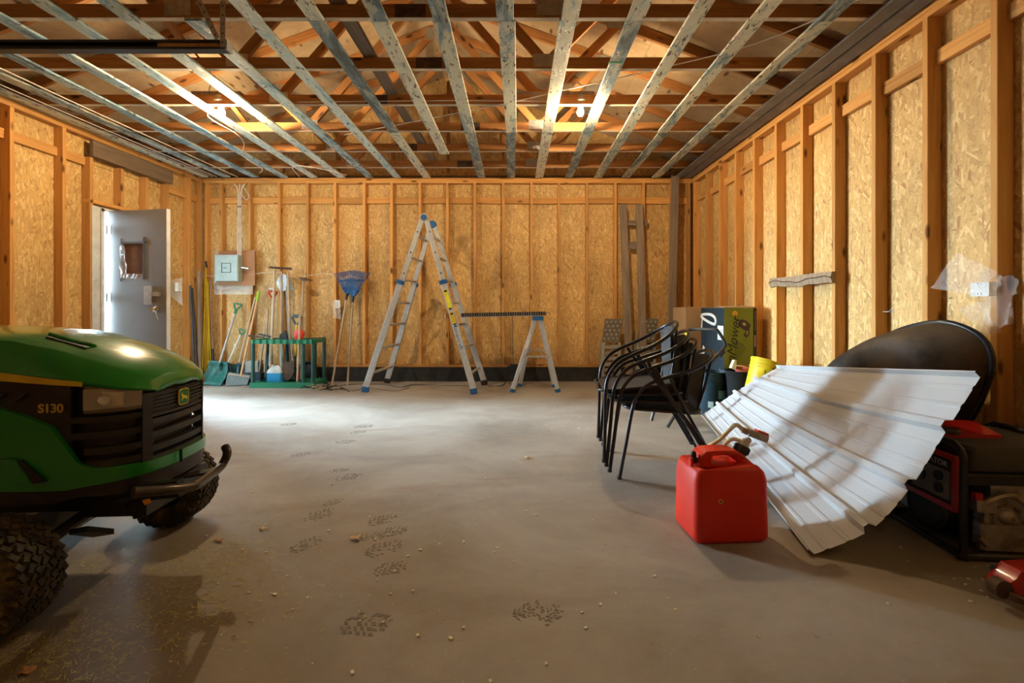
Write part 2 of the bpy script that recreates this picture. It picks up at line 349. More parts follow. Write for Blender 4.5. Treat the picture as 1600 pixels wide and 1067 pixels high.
M_sheet = plain('white_painted_steel', (.43, .44, .455), .36, 0, var=.03, scale=5, spec=.5, dirt=(.50, .48, .43), dirtamt=.12)
M_blue = plain('blue_plastic', (.02, .12, .36), .4)
M_black = plain('black_plastic', (.018, .018, .018), .42, var=.3)
M_blackdusty = plain('dusty_black_plastic', (.022, .020, .018), .5, var=.3, dirt=(.12, .09, .05), dirtamt=.25)
M_blackm = plain('black_metal', (.016, .016, .018), .3, .2, var=.2)
M_wicker = plain('black_wicker', (.014, .016, .02), .5, var=.5, scale=120, bump=.8)
M_bluew = plain('navy_strapping', (.018, .055, .10), .5, var=.4, scale=90, bump=.5)
M_rubber = plain('tyre_rubber', (.028, .026, .022), .75, var=.3, scale=30, bump=.3, dirt=(.17, .125, .05), dirtamt=.42)
M_tyre = plain('grass_caked_rubber', (.035, .03, .022), .8, var=.3, scale=36, bump=.3, dirt=(.27, .21, .09), dirtamt=.6)
M_green = plain('mower_green', (.014, .24, .018), .26, 0, var=.06, scale=4, coat=.6, dirt=(.10, .15, .05), dirtamt=.05)
M_yellow = plain('yellow_paint', (.72, .52, .03), .35, coat=.3)
M_yplastic = plain('yellow_bucket_plastic', (.80, .62, .02), .4)
M_chrome = plain('chrome', (.6, .6, .6), .12, 1)
M_lens = plain('headlight_lens', (.9, .85, .75), .05, 0, alpha=.22)
M_refl = plain('headlight_reflector', (.62, .57, .48), .3, .2)
M_bronze = plain('dusty_brown_tube', (.05, .04, .028), .28, .6, var=.3, dirt=(.14, .10, .06), dirtamt=.2)
M_red = plain('red_plastic', (.68, .028, .010), .42, var=.1, scale=4, spec=.4)
M_redp = plain('red_paint', (.42, .012, .010), .35, coat=.3, dirt=(.12, .05, .03), dirtamt=.15)
M_teal = plain('teal_plastic', (.02, .15, .135), .45, var=.15, dirt=(.3, .42, .4), dirtamt=.2)
M_rackg = plain('rack_green', (.015, .20, .11), .45, dirt=(.12, .25, .19), dirtamt=.15)
M_rackp = plain('rack_leg_green', (.015, .085, .08), .45)
M_lime = plain('lime_plastic', (.32, .55, .03), .4)
M_panel = plain('panel_grey', (.34, .43, .41), .45)
M_white = plain('white_plastic', (.72, .72, .69), .4)
M_whitep = plain('white_paint', (.66, .67, .66), .45, dirt=(.35, .33, .3), dirtamt=.15)
M_doorp = plain('grey_door_paint', (.20, .19, .178), .5, var=.08, scale=2.5, dirt=(.2, .17, .14), dirtamt=.2)
M_steel = plain('steel', (.32, .32, .32), .4, .9, var=.2)
M_rust = plain('rusty_steel', (.10, .06, .04), .7, .3, var=.4, scale=30)
M_darks = plain('dark_steel', (.04, .04, .042), .45, .6)
M_card = plain('cardboard', (.42, .28, .15), .85, var=.06, scale=5)
M_olive = plain('olive_print', (.20, .24, .018), .55, var=.05)
M_navy = plain('navy_print', (.011, .020, .027), .75, spec=.2)
M_cream = plain('cream', (.7, .68, .55), .5)
M_orange = plain('orange_sticker', (.85, .42, .02), .5)
M_poly = clearplastic('poly_sheeting', (.95, .93, .9), .20, .10)
M_polyw = clearplastic('milky_poly', (.85, .88, .87), .30, .25)
M_hose = plain('clear_yellowed_hose', (.75, .66, .38), .3, alpha=.85)
M_jug = plain('milky_jug', (.72, .80, .80), .35, alpha=.75)
M_fluid = plain('blue_washer_fluid', (.03, .30, .62), .2, var=.05)
M_bucket = plain('dark_bucket', (.008, .024, .036), .5, spec=.3, dirt=(.1, .13, .14), dirtamt=.12)
M_label = plain('pale_blue_label', (.14, .30, .36), .5)
M_terra = plain('terracotta', (.40, .07, .03), .7)
M_alloy = plain('cast_alloy', (.40, .37, .34), .42, .8, var=.25, scale=25, bump=.4, dirt=(.1, .08, .06), dirtamt=.3)
M_leaf = plain('dry_leaf', (.45, .22, .08), .8, var=.3, scale=40)
M_leafy = plain('pale_leaf', (.62, .42, .22), .8, var=.3, scale=40)
M_grass = plain('grass_clippings', (.42, .36, .13), .9, var=.4, scale=40)
M_print = plain('dark_boot_mark', (.175, .155, .13), .8, var=.3, scale=60)
M_ramp = plain('brown_grey_plastic', (.16, .135, .10), .6, var=.2, dirt=(.3, .27, .2), dirtamt=.25)
M_rampl = plain('pale_grey_plastic', (.34, .33, .28), .6, var=.15, dirt=(.22, .2, .15), dirtamt=.2)
M_rope = plain('pale_cable', (.62, .58, .5), .6)
M_bulb = glow('lit_bulb', BULB_COL, BULB_L); M_bulb_fill = glow('fill_bulb_unseen', BULB_COL, BULB_L_FILL)
M_bark = plain('bark_edge', (.10, .06, .035), .9, var=.4, scale=30, bump=.8)
M_tape = plain('black_tape', (.01, .01, .01), .4)
M_dust = plain('dusty_tray', (.032, .027, .022), .42, .2, var=.3, scale=5, dirt=(.17, .125, .08), dirtamt=.5)

# ------------------------------------------------------------------ setting
XL, XR, YB, YF = -4.59, 2.63, 6.64, -1.6
SXL, SXR, SYB = -4.50, 2.54, 6.55
ZC = .207; ZT = 2.935; PLT = .0375
DY0, DY1, DZ1 = 4.90, 5.80, 2.14     # side doorway

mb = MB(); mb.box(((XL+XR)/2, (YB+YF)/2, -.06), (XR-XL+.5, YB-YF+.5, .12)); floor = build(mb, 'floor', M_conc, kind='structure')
mb = MB(); mb.box((-14, 4, -.20), (18.6, 30, .1)); build(mb, 'ground', M_ground, kind='structure')

def wall_shell(name, boxes):
    mb = MB()
    for c, d in boxes: mb.box(c, d)
    return build(mb, name, M_shell, kind='structure')
H = 3.0
wb = wall_shell('wall_back', [(((XL+XR)/2, YB+.05, H/2), (XR-XL+.3, .06, H))])
wf = wall_shell('wall_front', [(((XL+XR)/2, YF-.05, H/2), (XR-XL+.3, .06, H))])
wr = wall_shell('wall_right', [((XR+.05, (YB+YF)/2, H/2), (.06, YB-YF+.16, H))])
wl = wall_shell('wall_left', [((XL-.05, (YF+DY0)/2, H/2), (.06, DY0-YF, H)), ((XL-.05, (YB+DY1)/2, H/2), (.06, YB-DY1+.05, H)), ((XL-.05, (DY0+DY1)/2, (H+DZ1)/2), (.06, DY1-DY0, H-DZ1))])

# tarred footing wall
def curb(name, c, d, par): mb = MB(); mb.box(c, d); return build(mb, name, M_tar, par)
curb('footing', ((XL+XR)/2, 6.65, ZC/2), (XR-XL, .17, ZC), wb)
curb('footing', (XR-.03, 2.48, ZC/2), (.15, 8.1, ZC), wr)
curb('footing', (XL+.03, (YF+DY0)/2, ZC/2), (.15, DY0-YF-.02, ZC), wl)
curb('footing', (XL+.03, (6.56+DY1)/2, ZC/2), (.15, 6.56-DY1-.02, ZC), wl)

def plates(par, a, b, up, low=True):
    """a,b: plan end points on the stud centre line"""
    for z in ([ZC+PLT/2] if low else [])+[ZT-PLT/2, ZT-1.5*PLT-.001]:
        board('bottom_plate' if z < 1 else 'top_plate', (a[0], a[1], z), (b[0], b[1], z), .089, PLT, M_stud, par, up=(0, 0, 1))
yc = (SYB+YB)/2-.002
plates(wb, (XL+.01, yc), (XR-.01, yc), None)
xc = (SXR+XR)/2-.002
plates(wr, (xc, YF+.02), (xc, SYB-.01), None)
xl = (SXL+XL)/2+.002
for z in (ZT-PLT/2, ZT-1.5*PLT-.001): board('top_plate', (xl, YF+.02, z), (xl, SYB-.01, z), .089, PLT, M_stud, wl, up=(0, 0, 1))
board('bottom_plate', (xl, YF+.02, ZC+PLT/2), (xl, DY0-.01, ZC+PLT/2), .089, PLT, M_stud, wl, up=(0, 0, 1))
board('bottom_plate', (xl, DY1+.01, ZC+PLT/2), (xl, SYB-.01, ZC+PLT/2), .089, PLT, M_stud, wl, up=(0, 0, 1))
z0 = ZC+PLT+.001; z1 = ZT-2*PLT-.002
# back wall studs
bx = [(px-VX)/108.4 for px in (319, 345, 389.5, 435.5, 480, 523, 568.5, 611.5, 656, 699, 742, 786.5, 830.5, 873.5, 917.5, 962, 1006, 1050)]+[2.50]
bx[0] = -4.47
for x in bx: board('stud', (x, yc, z0), (x, yc, z1), .038, .089, M_stud, wb)
for x in (-4.30+.0, ): pass
for i in range(len(bx)-1):
    a, b = bx[i]+.02, bx[i+1]-.02
    if b-a > .1: board('noggin', (a, YB-.0215, 2.62+random.uniform(-.006, .006)), (b, YB-.0215, 2.62+random.uniform(-.006, .006)), .089, .038, M_stud, wb, up=(0, -1, 0))
# right wall studs
ry = [2.395+.4064*k+.019 for k in range(-9, 10)]+[6.49]
for y in ry: board('stud', (xc, y, z0), (xc, y, z1), .038, .089, M_stud, wr, up=(1, 0, 0))
for i in range(len(ry)-1):
    a, b = ry[i]+.02, ry[i+1]-.02; z = 2.62+random.uniform(-.015, .015)
    board('noggin', (XR-.0215, a, z), (XR-.0215, b, z+random.uniform(-.006, .006)), .089, .038, M_stud, wr, up=(1, 0, 0))
# left wall studs
ly = [3.22, 3.65, 4.06, 4.53, 4.82, 5.88, 6.28, 6.5]
for y in ly: board('stud', (xl, y, z0), (xl, y, z1 if y not in (4.82, 5.88) else 2.66), .038, .089, M_stud, wl, up=(1, 0, 0))
for y in (5.2, 5.55): board('cripple_stud', (xl, y, DZ1+.08), (xl, y, 2.655), .038, .089, M_stud, wl, up=(1, 0, 0))
board('door_header', (xl, 4.80, DZ1+.058), (xl, 5.90, DZ1+.058), .089, .038, M_stud, wl, up=(0, 0, 1))
board('lintel', (SXL+.018, 4.80, 2.755), (SXL+.018, 5.92, 2.755), .17, .036, M_dark, wl, up=(1, 0, 0))
for a, b in ((3.24, 3.63), (3.67, 4.04), (4.08, 4.51), (4.55, 4.80), (5.90, 6.26), (6.30, 6.48)):
    board('noggin', (XL+.0215, a, 2.62), (XL+.0215, b, 2.615), .089, .038, M_stud, wl, up=(1, 0, 0))
for y in (-1.5, -.7, .0): board('stud', (xl, y, z0), (xl, y, z1), .038, .089, M_stud, wl, up=(1, 0, 0))
fy = (YF+.045)
for k in range(17): board('stud', (XL+.2+.42*k, fy, z0), (XL+.2+.42*k, fy, z1), .038, .089, M_stud, wf)
for z in (ZC+PLT/2, ZT-PLT/2): board('top_plate' if z > 1 else 'bottom_plate', (XL+.1, fy, z), (XR-.1, fy, z), .089, PLT, M_stud, wf, up=(0, 0, 1))
curb('footing', ((XL+XR)/2, YF+.04, ZC/2), (XR-XL-.3, .12, ZC), wf)
# OSB sheets
def sheet(par, lo, hi, mat):
    mb = MB(); c = [(lo[i]+hi[i])/2 for i in range(3)]; d = [hi[i]-lo[i]-.002 for i in range(3)]; mb.box(c, d); return build(mb, 'osb_sheet', mat, par)
rows = [(ZC+.001, 2.615), (2.618, ZT-.002)]
for z_a, z_b in rows:
    x = bx[1]-.001; edges = [XL+.001]+[bx[k] for k in (3, 6, 9, 12, 15)]+[XR-.001]
    for a, b in zip(edges[:-1], edges[1:]): sheet(wb, (a, YB-.001, z_a), (b, YB+.012, z_b), M_osbY); sheet(wf, (a, YF-.012, z_a), (b, YF+.0, z_b), M_osbY)
    edges = [YF+.01]+[ry[k] for k in (0, 3, 6, 9, 12, 15)]+[YB-.002]
    for a, b in zip(edges[:-1], edges[1:]): sheet(wr, (XR-.001, a, z_a), (XR+.012, b, z_b), M_osbX)
for a, b in ((YF+.01, .0), (3.0, 4.06), (4.06, DY0), (DY1, YB-.002)): 
    for z_a, z_b in rows: sheet(wl, (XL-.012, a, z_a), (XL+.001, b, z_b), M_osbX)
sheet(wl, (XL-.012, DY0, DZ1), (XL+.001, DY1, 2.615), M_osbX); sheet(wl, (XL-.012, DY0, 2.618), (XL+.001, DY1, ZT-.002), M_osbX)
sheet(wl, (XL-.012, 0, 2.35), (XL+.001, 3.0, ZT-.002), M_osbX)
# patch sheet at right of back wall
mb = MB(); mb.box((2.12, YB-.006, 1.35), (.72, .008, 1.9)); build(mb, 'osb_patch', M_osbY, wb)
# closed sectional overhead door in the left wall, nearer than the camera's view
ov = MB(); ov.box((XL-.012, 1.5, .04), (.03, 2.96, .08)); ov = build(ov, 'door_2', M_whitep, kind='structure')
for k in range(4):
    mb = MB(); z = .09+k*.565; mb.box((XL-.005, 1.5, z+.28), (.035, 2.94, .555), None)
    for j in range(4): mb.box((XL+.014, .42+j*.72, z+.28), (.008, .56, .34))
    build(mb, 'panel', M_whitep, ov)
# ---- roof
CX = (XL+XR)/2; RZ = 4.36; EX0, EX1 = XL-.35, XR+.35
def topz(x, off=0): return RZ+off-(abs(x-CX))*(RZ-3.02)/(XR-CX)
ce = MB()
for sgn, ex in ((-1, EX0), (1, EX1)):
    a = topz(ex, .10)
    ce.prism([(CX, YF-.2, RZ+.10+.02), (ex, YF-.2, a+.02), (ex, YF-.2, a+.04), (CX, YF-.2, RZ+.14)], (0, YB-YF+.4, 0))
ceil = build(ce, 'ceiling', M_shell, kind='structure', smooth=0)
slope = math.atan2(RZ-3.02, XR-CX)
for sgn in (-1, 1):
    run = 1.22*math.cos(slope)
    for i in range(4):
        xa = CX+sgn*i*run; xb = CX+sgn*min((i+1)*run-.003, abs((EX1 if sgn > 0 else EX0)-CX)-.002)
        for j in range(4):
            off = 1.2 if i % 2 else 0
            ya = max(YF-.1, YF-.1+2.44*j-off); yb = min(YB+.1, YF-.1+2.44*(j+1)-off-.003)
            if yb-ya < .05: continue
            board('roof_sheet', (( xa+xb)/2, ya, (topz(xa)+topz(xb))/2+.105), ((xa+xb)/2, yb, (topz(xa)+topz(xb))/2+.105), abs(xb-xa)/math.cos(slope), .012, M_deck, ceil, up=(sgn*math.sin(slope), 0, math.cos(slope)), ch=0)
# gable ends
for yy, par in ((YB+.03, wb), (YF-.03, wf)):
    mb = MB(); mb.prism([(EX0, yy, 2.94), (EX1, yy, 2.94), (EX1, yy, topz(EX1, .1)), (CX, yy, RZ+.1), (EX0, yy, topz(EX0, .1))], (0, .02, 0)); build(mb, 'gable_sheathing', M_osbY, par, smooth=0)
for k in range(9):
    x = CX-3.2+k*.8; board('gable_stud', (x, SYB+.045, 3.03), (x, SYB+.045, topz(x)-.02), .038, .07, M_truss, wb)
# eave blocking closes the gap between plate and deck
for x0 in (EX0, EX1):
    mb = MB(); mb.box((x0, (YB+YF)/2, 2.98), (.02, YB-YF+.3, .2)); build(mb, 'eave_board', M_shell, wl if x0 < 0 else wr)
    xx = (XL-.17) if x0 < 0 else (XR+.17)
    mb = MB(); mb.box((xx, (YB+YF)/2, 2.90), (.36, YB-YF+.3, .02)); build(mb, 'soffit', M_shell, wl if x0 < 0 else wr)
# trusses
tdepth = [2.32+.625*k for k in range(-6, 7)]
gp = MB(); gp.box((0, 0, 0), (.16, .002, .11))
for y in tdepth:
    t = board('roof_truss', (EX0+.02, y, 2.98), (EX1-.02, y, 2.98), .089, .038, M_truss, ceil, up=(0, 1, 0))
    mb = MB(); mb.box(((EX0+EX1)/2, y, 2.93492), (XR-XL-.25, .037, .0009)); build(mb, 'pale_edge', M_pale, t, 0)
    def mem(nm, a, b, wd=.089, yo=0): board(nm, (a[0], y+yo, a[1]), (b[0], y+yo, b[1]), wd, .036, M_truss, t, up=(0, 1, 0))
    for sgn, ex in ((-1, EX0), (1, EX1)):
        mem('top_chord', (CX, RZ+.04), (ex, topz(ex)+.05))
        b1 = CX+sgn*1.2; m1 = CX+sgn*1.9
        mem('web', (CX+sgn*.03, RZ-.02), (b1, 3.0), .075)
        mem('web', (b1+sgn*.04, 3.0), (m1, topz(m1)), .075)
        for gx, gz in ((b1, 3.0), (m1, topz(m1)+.03)):
            mb = MB(); mb.box((gx, y-.0195, gz), (.17, .002, .10)); build(mb, 'gusset_plate', M_galv, t, smooth=0)
    mb = MB(); mb.box((CX, y-.0195, RZ-.02), (.2, .002, .14)); build(mb, 'gusset_plate', M_galv, t, smooth=0)
    mb = MB(); mb.box((CX+random.choice((-.3, .3, .5)), y-.0195, 2.98), (.2, .002, .085)); build(mb, 'gusset_plate', M_rust, t, smooth=0)
# lateral braces lying on the bottom chords
board('lateral_brace', (-1.16, 1.6, 3.045), (-1.12, 6.4, 3.045), .10, .036, M_grey, ceil, up=(0, 0, 1))
board('lateral_brace', (-1.6, .2, 3.06), (-3.3, 6.3, 3.06), .05, .03, M_truss, ceil, up=(0, 0, 1))
# peeling painted ceiling straps
def strap(x, y0, y1, x1=None, wd=.108):
    j = random.uniform(-.012, .012)
    board('ceiling_strap', (x+j, y0, 2.9255), ((x if x1 is None else x1)+random.uniform(-.012, .012), y1, 2.9255), wd+random.uniform(-.006, .006), (.0175), (M_greyp if x > 2.2 else M_peelb if x < -1.5 and x > -4.0 else M_peel), ceil, up=(0, 0, 1))
sx = [(-4.43, 6.46, None), (-4.11, 6.46, 3.2), (-3.71, 6.47, 2.9), (-3.31, 6.48, None), (-2.88, 6.49, 2.93), (-2.48, 6.49, 2.93), (-2.09, 6.48, 'S'), (-1.68, 6.49, 2.94), (-1.28, 6.49, 2.93), (-.87, 5.49, 2.94), (-.48, 6.49, 2.95), (-.06, 6.48, 2.94), (.34, 6.49, 2.93), (.76, 6.49, 2.93), (1.16, 6.49, 4.18), (1.56, 6.49, 2.93), (1.99, 6.49, 2.94), (2.33, 6.50, None), (2.452, 6.50, 3.56)]
for x, ye, jn in sx:
    if jn == 'S': strap(x, 2.93, ye)
    elif jn is None: strap(x, YF+.1, ye)
    else:
        strap(x, YF+.1, jn-.002)
        if x > -3 and x < 2.2 and random.random() < .6 and ye > 6: strap(x, jn+.001, 4.81); strap(x, 4.813, ye)
        else: strap(x, jn+.001, ye)
mb = MB(); mb.box((P(962, 95, 3.43).x, 3.43, 2.9162), (.11, .022, .0006)); build(mb, 'green_paint_mark', plain('green_paint', (.02, .35, .16), .5), ceil)

# ------------------------------------------------------------------ side door (door_1)
dr = MB()
for y in (DY0+.02, DY1-.02): dr.box((XL+.02, y, (DZ1+ZC)/2-.05), (.20, .035, DZ1-ZC+.1))
dr.box((XL+.02, (DY0+DY1)/2, DZ1-.01), (.20, DY1-DY0, .035)); dr.box((XL+.0, (DY0+DY1)/2, .10), (.22, DY1-DY0-.01, .14))
dr.box((SXL+.008, DY0-.045, 1.15), (.014, .09, 2.0)); dr.box((SXL+.008, DY1+.045, 1.15), (.014, .09, 2.0))
door = build(dr, 'door_1', M_whitep, kind='structure')
hin = Vector((SXL-.01, DY0+.09, 0)); L = .73; ang = math.radians(-9)
lv = Vector((math.cos(ang), math.sin(ang), 0)); nv = Vector((-math.sin(ang), math.cos(ang), 0))   # nv points away from camera
def dp(s, z, n=0): return hin+lv*(s+.045)+nv*n+Vector((0, 0, z))
leaf = MB(); z_b, z_t = .19, 2.125; wa, wbx, wz0, wz1 = .17, .44, 1.40, 1.76
RD = Matrix((lv, nv, Vector((0, 0, 1)))).transposed()
def dbox(mb, s0, s1, za, zb, n0=0, n1=.044): mb.box(dp((s0+s1)/2, (za+zb)/2, (n0+n1)/2), (s1-s0, n1-n0, zb-za), RD)
dbox(leaf, 0, wa, z_b, z_t); dbox(leaf, wbx, L, z_b, z_t); dbox(leaf, wa, wbx, z_b, wz0); dbox(leaf, wa, wbx, wz1, z_t)
leaf = build(leaf, 'door_leaf', M_doorp, door)
mb = MB(); dbox(mb, L, L+.004, z_b, z_t); build(mb, 'edge_trim', M_whitep, leaf)
mb = MB(); dbox(mb, wa, wbx, wz0, wz1, .02, .026); build(mb, 'window_board', plain('brown_board', (.16, .075, .03), .6, var=.2), leaf)
mb = MB()
for s0, s1, za, zb in ((wa-.02, wa-.002, wz0-.05, wz1+.06), (wbx, wbx+.02, wz0-.03, wz1+.07), (wa+.02, wbx+.05, wz1+.01, wz1+.022)): dbox(mb, s0, s1, za, zb, -.004, -.001)
build(mb, 'tape_strip', M_tape, leaf)
mb = MB(); rw = [[dp(wa-.01+u*.10*(1-.5*v)+.01*math.sin(9*u+14*v), wz0-.01+v*(wz1-wz0), -.006-.012*random.random()) for u in [i/5 for i in range(6)]] for v in [i/9 for i in range(10)]]
mb.grid(rw); mb.grid([[dp(wa+.01+u*.26, wz0-.02+v*.05, -.006-.01*random.random()) for u in [i/8 for i in range(9)]] for v in (0, .5, 1)]); build(mb, 'plastic_film', M_polyw, leaf)
mb = MB(); dbox(mb, .46, .56, 1.10, 1.30, -.012, 0); dbox(mb, .575, .66, 1.19, 1.235, -.02, 0); build(mb, 'lock_plate', M_galv, leaf)
mb = MB(); mb.lathe([(0, -.06), (.022, -.058), (.030, -.045), (.022, -.03), (.012, -.022), (.035, -.006), (.035, 0)], dp(.61, 1.05), nv, 16); build(mb, 'door_knob', M_chrome, leaf)
mb = MB(); mb.tube(smoothpath([dp(.63, 1.03, -.03), dp(.645, .99, -.035), dp(.66, .94, -.03)]), .003, 6); build(mb, 'string', M_rope, leaf)
for z in (1.92, 1.18, .42):
    mb = MB(); mb.cyl(hin+Vector((.02, -.01, z-.05)), hin+Vector((.02, -.01, z+.05)), .009, n=10); dbox(mb, -.02, .03, z-.048, z+.048, -.004, -.001)
    mb.box(hin+Vector((-.02, -.04, z)), (.05, .004, .096)); build(mb, 'hinge', M_steel, leaf)
mb = MB(); mb.box((XL+.09, DY1-.04, 1.08), (.01, .006, .09)); build(mb, 'strike_plate', M_steel, door)

# ------------------------------------------------------------------ ceiling lamps
def bulb(x, y, z, mat, label, board_l, hidden=False):
    t = thing('ceiling_light', label, 'light', (x, y, 2.98), 0, 'bare bulb ceiling lights')
    mb = MB(); mb.box((x-.03, y+.01, 3.043), (board_l, .09, .034)); build(mb, 'mounting_board', M_grey, t)
    mb = MB(); mb.lathe([(0, 0), (.05, 0), (.055, -.01), (.055, -.04), (0, -.041)], (x, y, 3.026), (0, 0, 1), 8); build(mb, 'junction_box', M_galv, t)
    mb = MB(); mb.lathe([(0, 0), (.057, -.002), (.06, -.012), (.045, -.022), (.028, -.03), (.026, -.05), (0, -.051)], (x, y, 2.985), (0, 0, 1), 24); build(mb, 'lamp_holder', M_white, t)
    mb = MB(); mb.lathe([(.012, 0), (.014, -.012), (.024, -.032), (.031, -.052), (.029, -.070), (.018, -.085), (0, -.09)], (x, y, 2.935), (0, 0, 1), 24); build(mb, 'bulb', mat, t, smooth=80)
    mb = MB(); mb.tube(smoothpath([(x-.05, y, 3.02), (x-.10, y-.02, 3.08), (x-.04, y-.03, 3.14), (x+.03, y-.02, 3.09), (x+.02, y, 3.03)]), .006, 6); build(mb, 'wire_loop', M_white, t)
    return t
bulb(-2.735, 4.22, 2.9, M_bulb, 'glowing bare bulb in white holder on the left of the ceiling', .45)
bulb(.60, 4.22, 2.9, M_bulb, 'glowing bare bulb in white holder on the right of the ceiling', .3)
bulb(-2.68, -.55, 2.9, M_bulb_fill, 'unseen fill bulb added behind the viewpoint, left one', .3)  # pair of bulbs out of view, added to brighten the foreground
bulb(.585, -.55, 2.9, M_bulb_fill, 'unseen fill bulb added behind the viewpoint, right one', .3)

# ------------------------------------------------------------------ cables and track overhead
def cable(pts, r, mat, label, cat='cable', group=None, name='cable', k=4):
    mb = MB(); mb.tube(smoothpath(pts, k), r, 6); o = build(mb, name, mat); return tag(o, label, cat, group)
cable([(-1.85, 4.9, 2.93), (-.9, 4.5, 2.93), (-.1, 4.15, 2.93), (.5, 3.85, 2.93), (1.1, 3.55, 2.93), (1.7, 3.2, 2.93), (2.1, 2.7, 2.93), (2.4, 2.1, 2.93)], .0045, M_white, 'long thin white cable slung diagonally across the ceiling straps')
cable([(-2.0, 4.15, 2.945), (-1.2, 4.14, 2.947), (-.4, 4.13, 2.948), (.4, 4.15, 2.947)], .004, M_white, 'thin white cable between the two bulbs along a truss')
cable([(-2.75, 4.2, 2.96), (-2.95, 4.35, 2.90), (-2.9, 4.7, 2.87), (-3.05, 5.1, 2.9), (-3.3, 5.5, 2.9), (-3.3, 5.9, 2.87), (-3.5, 6.2, 2.9)], .005, M_white, 'white cable looping down from the left bulb towards the back')
cable([(-2.35, 6.3, 2.9), (-2.6, 5.9, 2.88), (-2.9, 5.9, 2.9), (-3.0, 6.3, 2.88)], .005, M_white, 'short white cable dangling near the back of the ceiling')
for k, (dx, lb) in enumerate(((-4.30, 'white cable along the left wall top, outer one'), (-4.24, 'white cable along the left wall top, inner one'), (-3.95, 'thin pale cord running under the left ceiling straps'))):
    cable([(dx, 1.0, 2.905), (dx+.01, 2.5, 2.90), (dx-.01, 4.0, 2.905), (dx+.02, 5.2, 2.9), (dx+.03, 6.4, 2.905)], .005, M_rope if k == 2 else M_white, lb)

tr = thing('door_track', 'black horizontal overhead door track with a wooden strip, hung at upper left', 'track', (-3.1, 2.92, 2.75))
mb = MB(); xa, xb2 = XL+.12, -1.855
mb.box(((xa+xb2)/2, 2.955, 2.75), (xb2-xa, .004, .062)); mb.box(((xa+xb2)/2, 2.93, 2.779), (xb2-xa, .05, .004)); mb.box(((xa+xb2)/2, 2.93, 2.721), (xb2-xa, .05, .004))
mb.box(((xa+xb2)/2, 2.905, 2.773), (xb2-xa, .004, .016)); mb.box(((xa+xb2)/2, 2.905, 2.727), (xb2-xa, .004, .016))
build(mb, 'rail', M_darks, tr)
mb = MB(); mb.box((-2.09, 2.93, 2.75), (.42, .03, .03)); build(mb, 'wood_strip', M_stud, tr)
mb = MB(); mb.box((xb2+.005, 2.93, 2.75), (.012, .06, .066)); build(mb, 'end_plate', M_galv, tr)
def perf(a, b, nm):
    mb = MB(); mb.bar(a, b, .034, .003, (0, -1, 0)); o = build(mb, nm, M_galv, tr)
    mh = MB(); a = Vector(a); b = Vector(b); n = int((b-a).length/.05)
    for i in range(n): c = a+(b-a)*(i+.5)/n; mh.cyl(c+Vector((0, -.0022, 0)), c+Vector((0, -.003, 0)), .006, n=6)
    build(mh, 'hole', M_darks, o, kind='stuff')
perf((-1.87, 2.90, 2.73), (-1.87, 2.90, 3.02), 'hanger'); perf((-1.90, 2.895, 2.78), (-2.02, 2.895, 3.02), 'hanger')

# ------------------------------------------------------------------ lawn tractor
MX, MY, MH = -1.65, 1.865, math.radians(3)
mw = thing('lawn_tractor', 'green ride-on lawn tractor with yellow stripe, parked at left', 'lawn tractor', (MX, MY, 0), MH)
OX = .035
def mwb(mb, name, mat, par=None, smooth=35, **k): return build(mb, name, mat, par or mw, smooth, local=True, **k)
plan = [(-.9, .29), (-.6, .29), (-.4, .288), (-.2, .28), (-.10, .276), (-.02, .272), (.03, .267), (.07, .260), (.12, .245), (.17, .215), (.205, .175), (.22, .145), (.232, .07), (.235, 0)]
plan = [(a+OX, b) for a, b in plan]
full = [(a, -b) for a, b in plan]+[(a, b) for a, b in reversed(plan[:-1])]      # near side -> front -> far side
def lerp1(xs, ys, x):
    if x <= xs[0]: return ys[0]
    for i in range(len(xs)-1):
        if x <= xs[i+1]: t = (x-xs[i])/(xs[i+1]-xs[i]); return ys[i]*(1-t)+ys[i+1]*t
    return ys[-1]
def band(path, zb, zt, out, th, both=True, sub=1):
    """wall following a plan path; zb/zt functions of x; out = offset outward"""
    mb = MB(); n = len(path); rings = []
    for i, (x, y) in enumerate(path):
        p0 = path[max(i-1, 0)]; p1 = path[min(i+1, n-1)]
        d = Vector((p1[0]-p0[0], p1[1]-p0[1])).normalized(); nn = Vector((d.y, -d.x))
        o = Vector((x, y))+nn*out; q = Vector((x, y))+nn*(out-th)
        b, t = zb(x), zt(x)
        rings.append([(o.x, o.y, b), (o.x, o.y, t), (q.x, q.y, t), (q.x, q.y, b), (o.x, o.y, b)])
    mb.grid(rings); mb.add(rings[0][:4], [(0, 1, 2, 3)]); mb.add(rings[-1][:4], [(3, 2, 1, 0)])
    return mb
# hood shell
st = [(-.9, .29, .83, .86, .23, .985, .995), (-.6, .29, .82, .86, .23, .98, .997), (-.4, .288, .815, .855, .23, .972, .992), (-.2, .28, .812, .846, .225, .953, .975), (-.1, .276, .808, .835, .218, .925, .95), (0, .271, .80, .822, .21, .893, .92), (.08, .256, .79, .806, .20, .865, .89), (.14, .237, .778, .79, .185, .84, .862), (.19, .2, .765, .775, .165, .812, .83), (.215, .165, .757, .765, .148, .795, .81), (.228, .135, .752, .757, .12, .775, .785), (.235, .12, .748, .750, .11, .755, .757)]
rows = []
for x, w_, zb, zs, c, zc, z0_ in st:
    x += OX; xf = .006
    half = [(-w_-.006, zb), (-w_-.008, zs), (-w_*.94, zs*.55+zc*.45), (-c, zc-.006), (-c*.93, zc), (-c*.5, (zc+z0_)/2+.006), (0, z0_)]
    r = [(x+.012*(1-abs(y)/(w_+.001)), y, z) for y, z in half]+[(x+.012*(1-abs(y)/(w_+.001)), -y, z) for y, z in reversed(half[:-1])]
    rows.append(r)
mb = MB(); mb.grid(rows); hood = mwb(mb, 'hood', M_green, smooth=20)
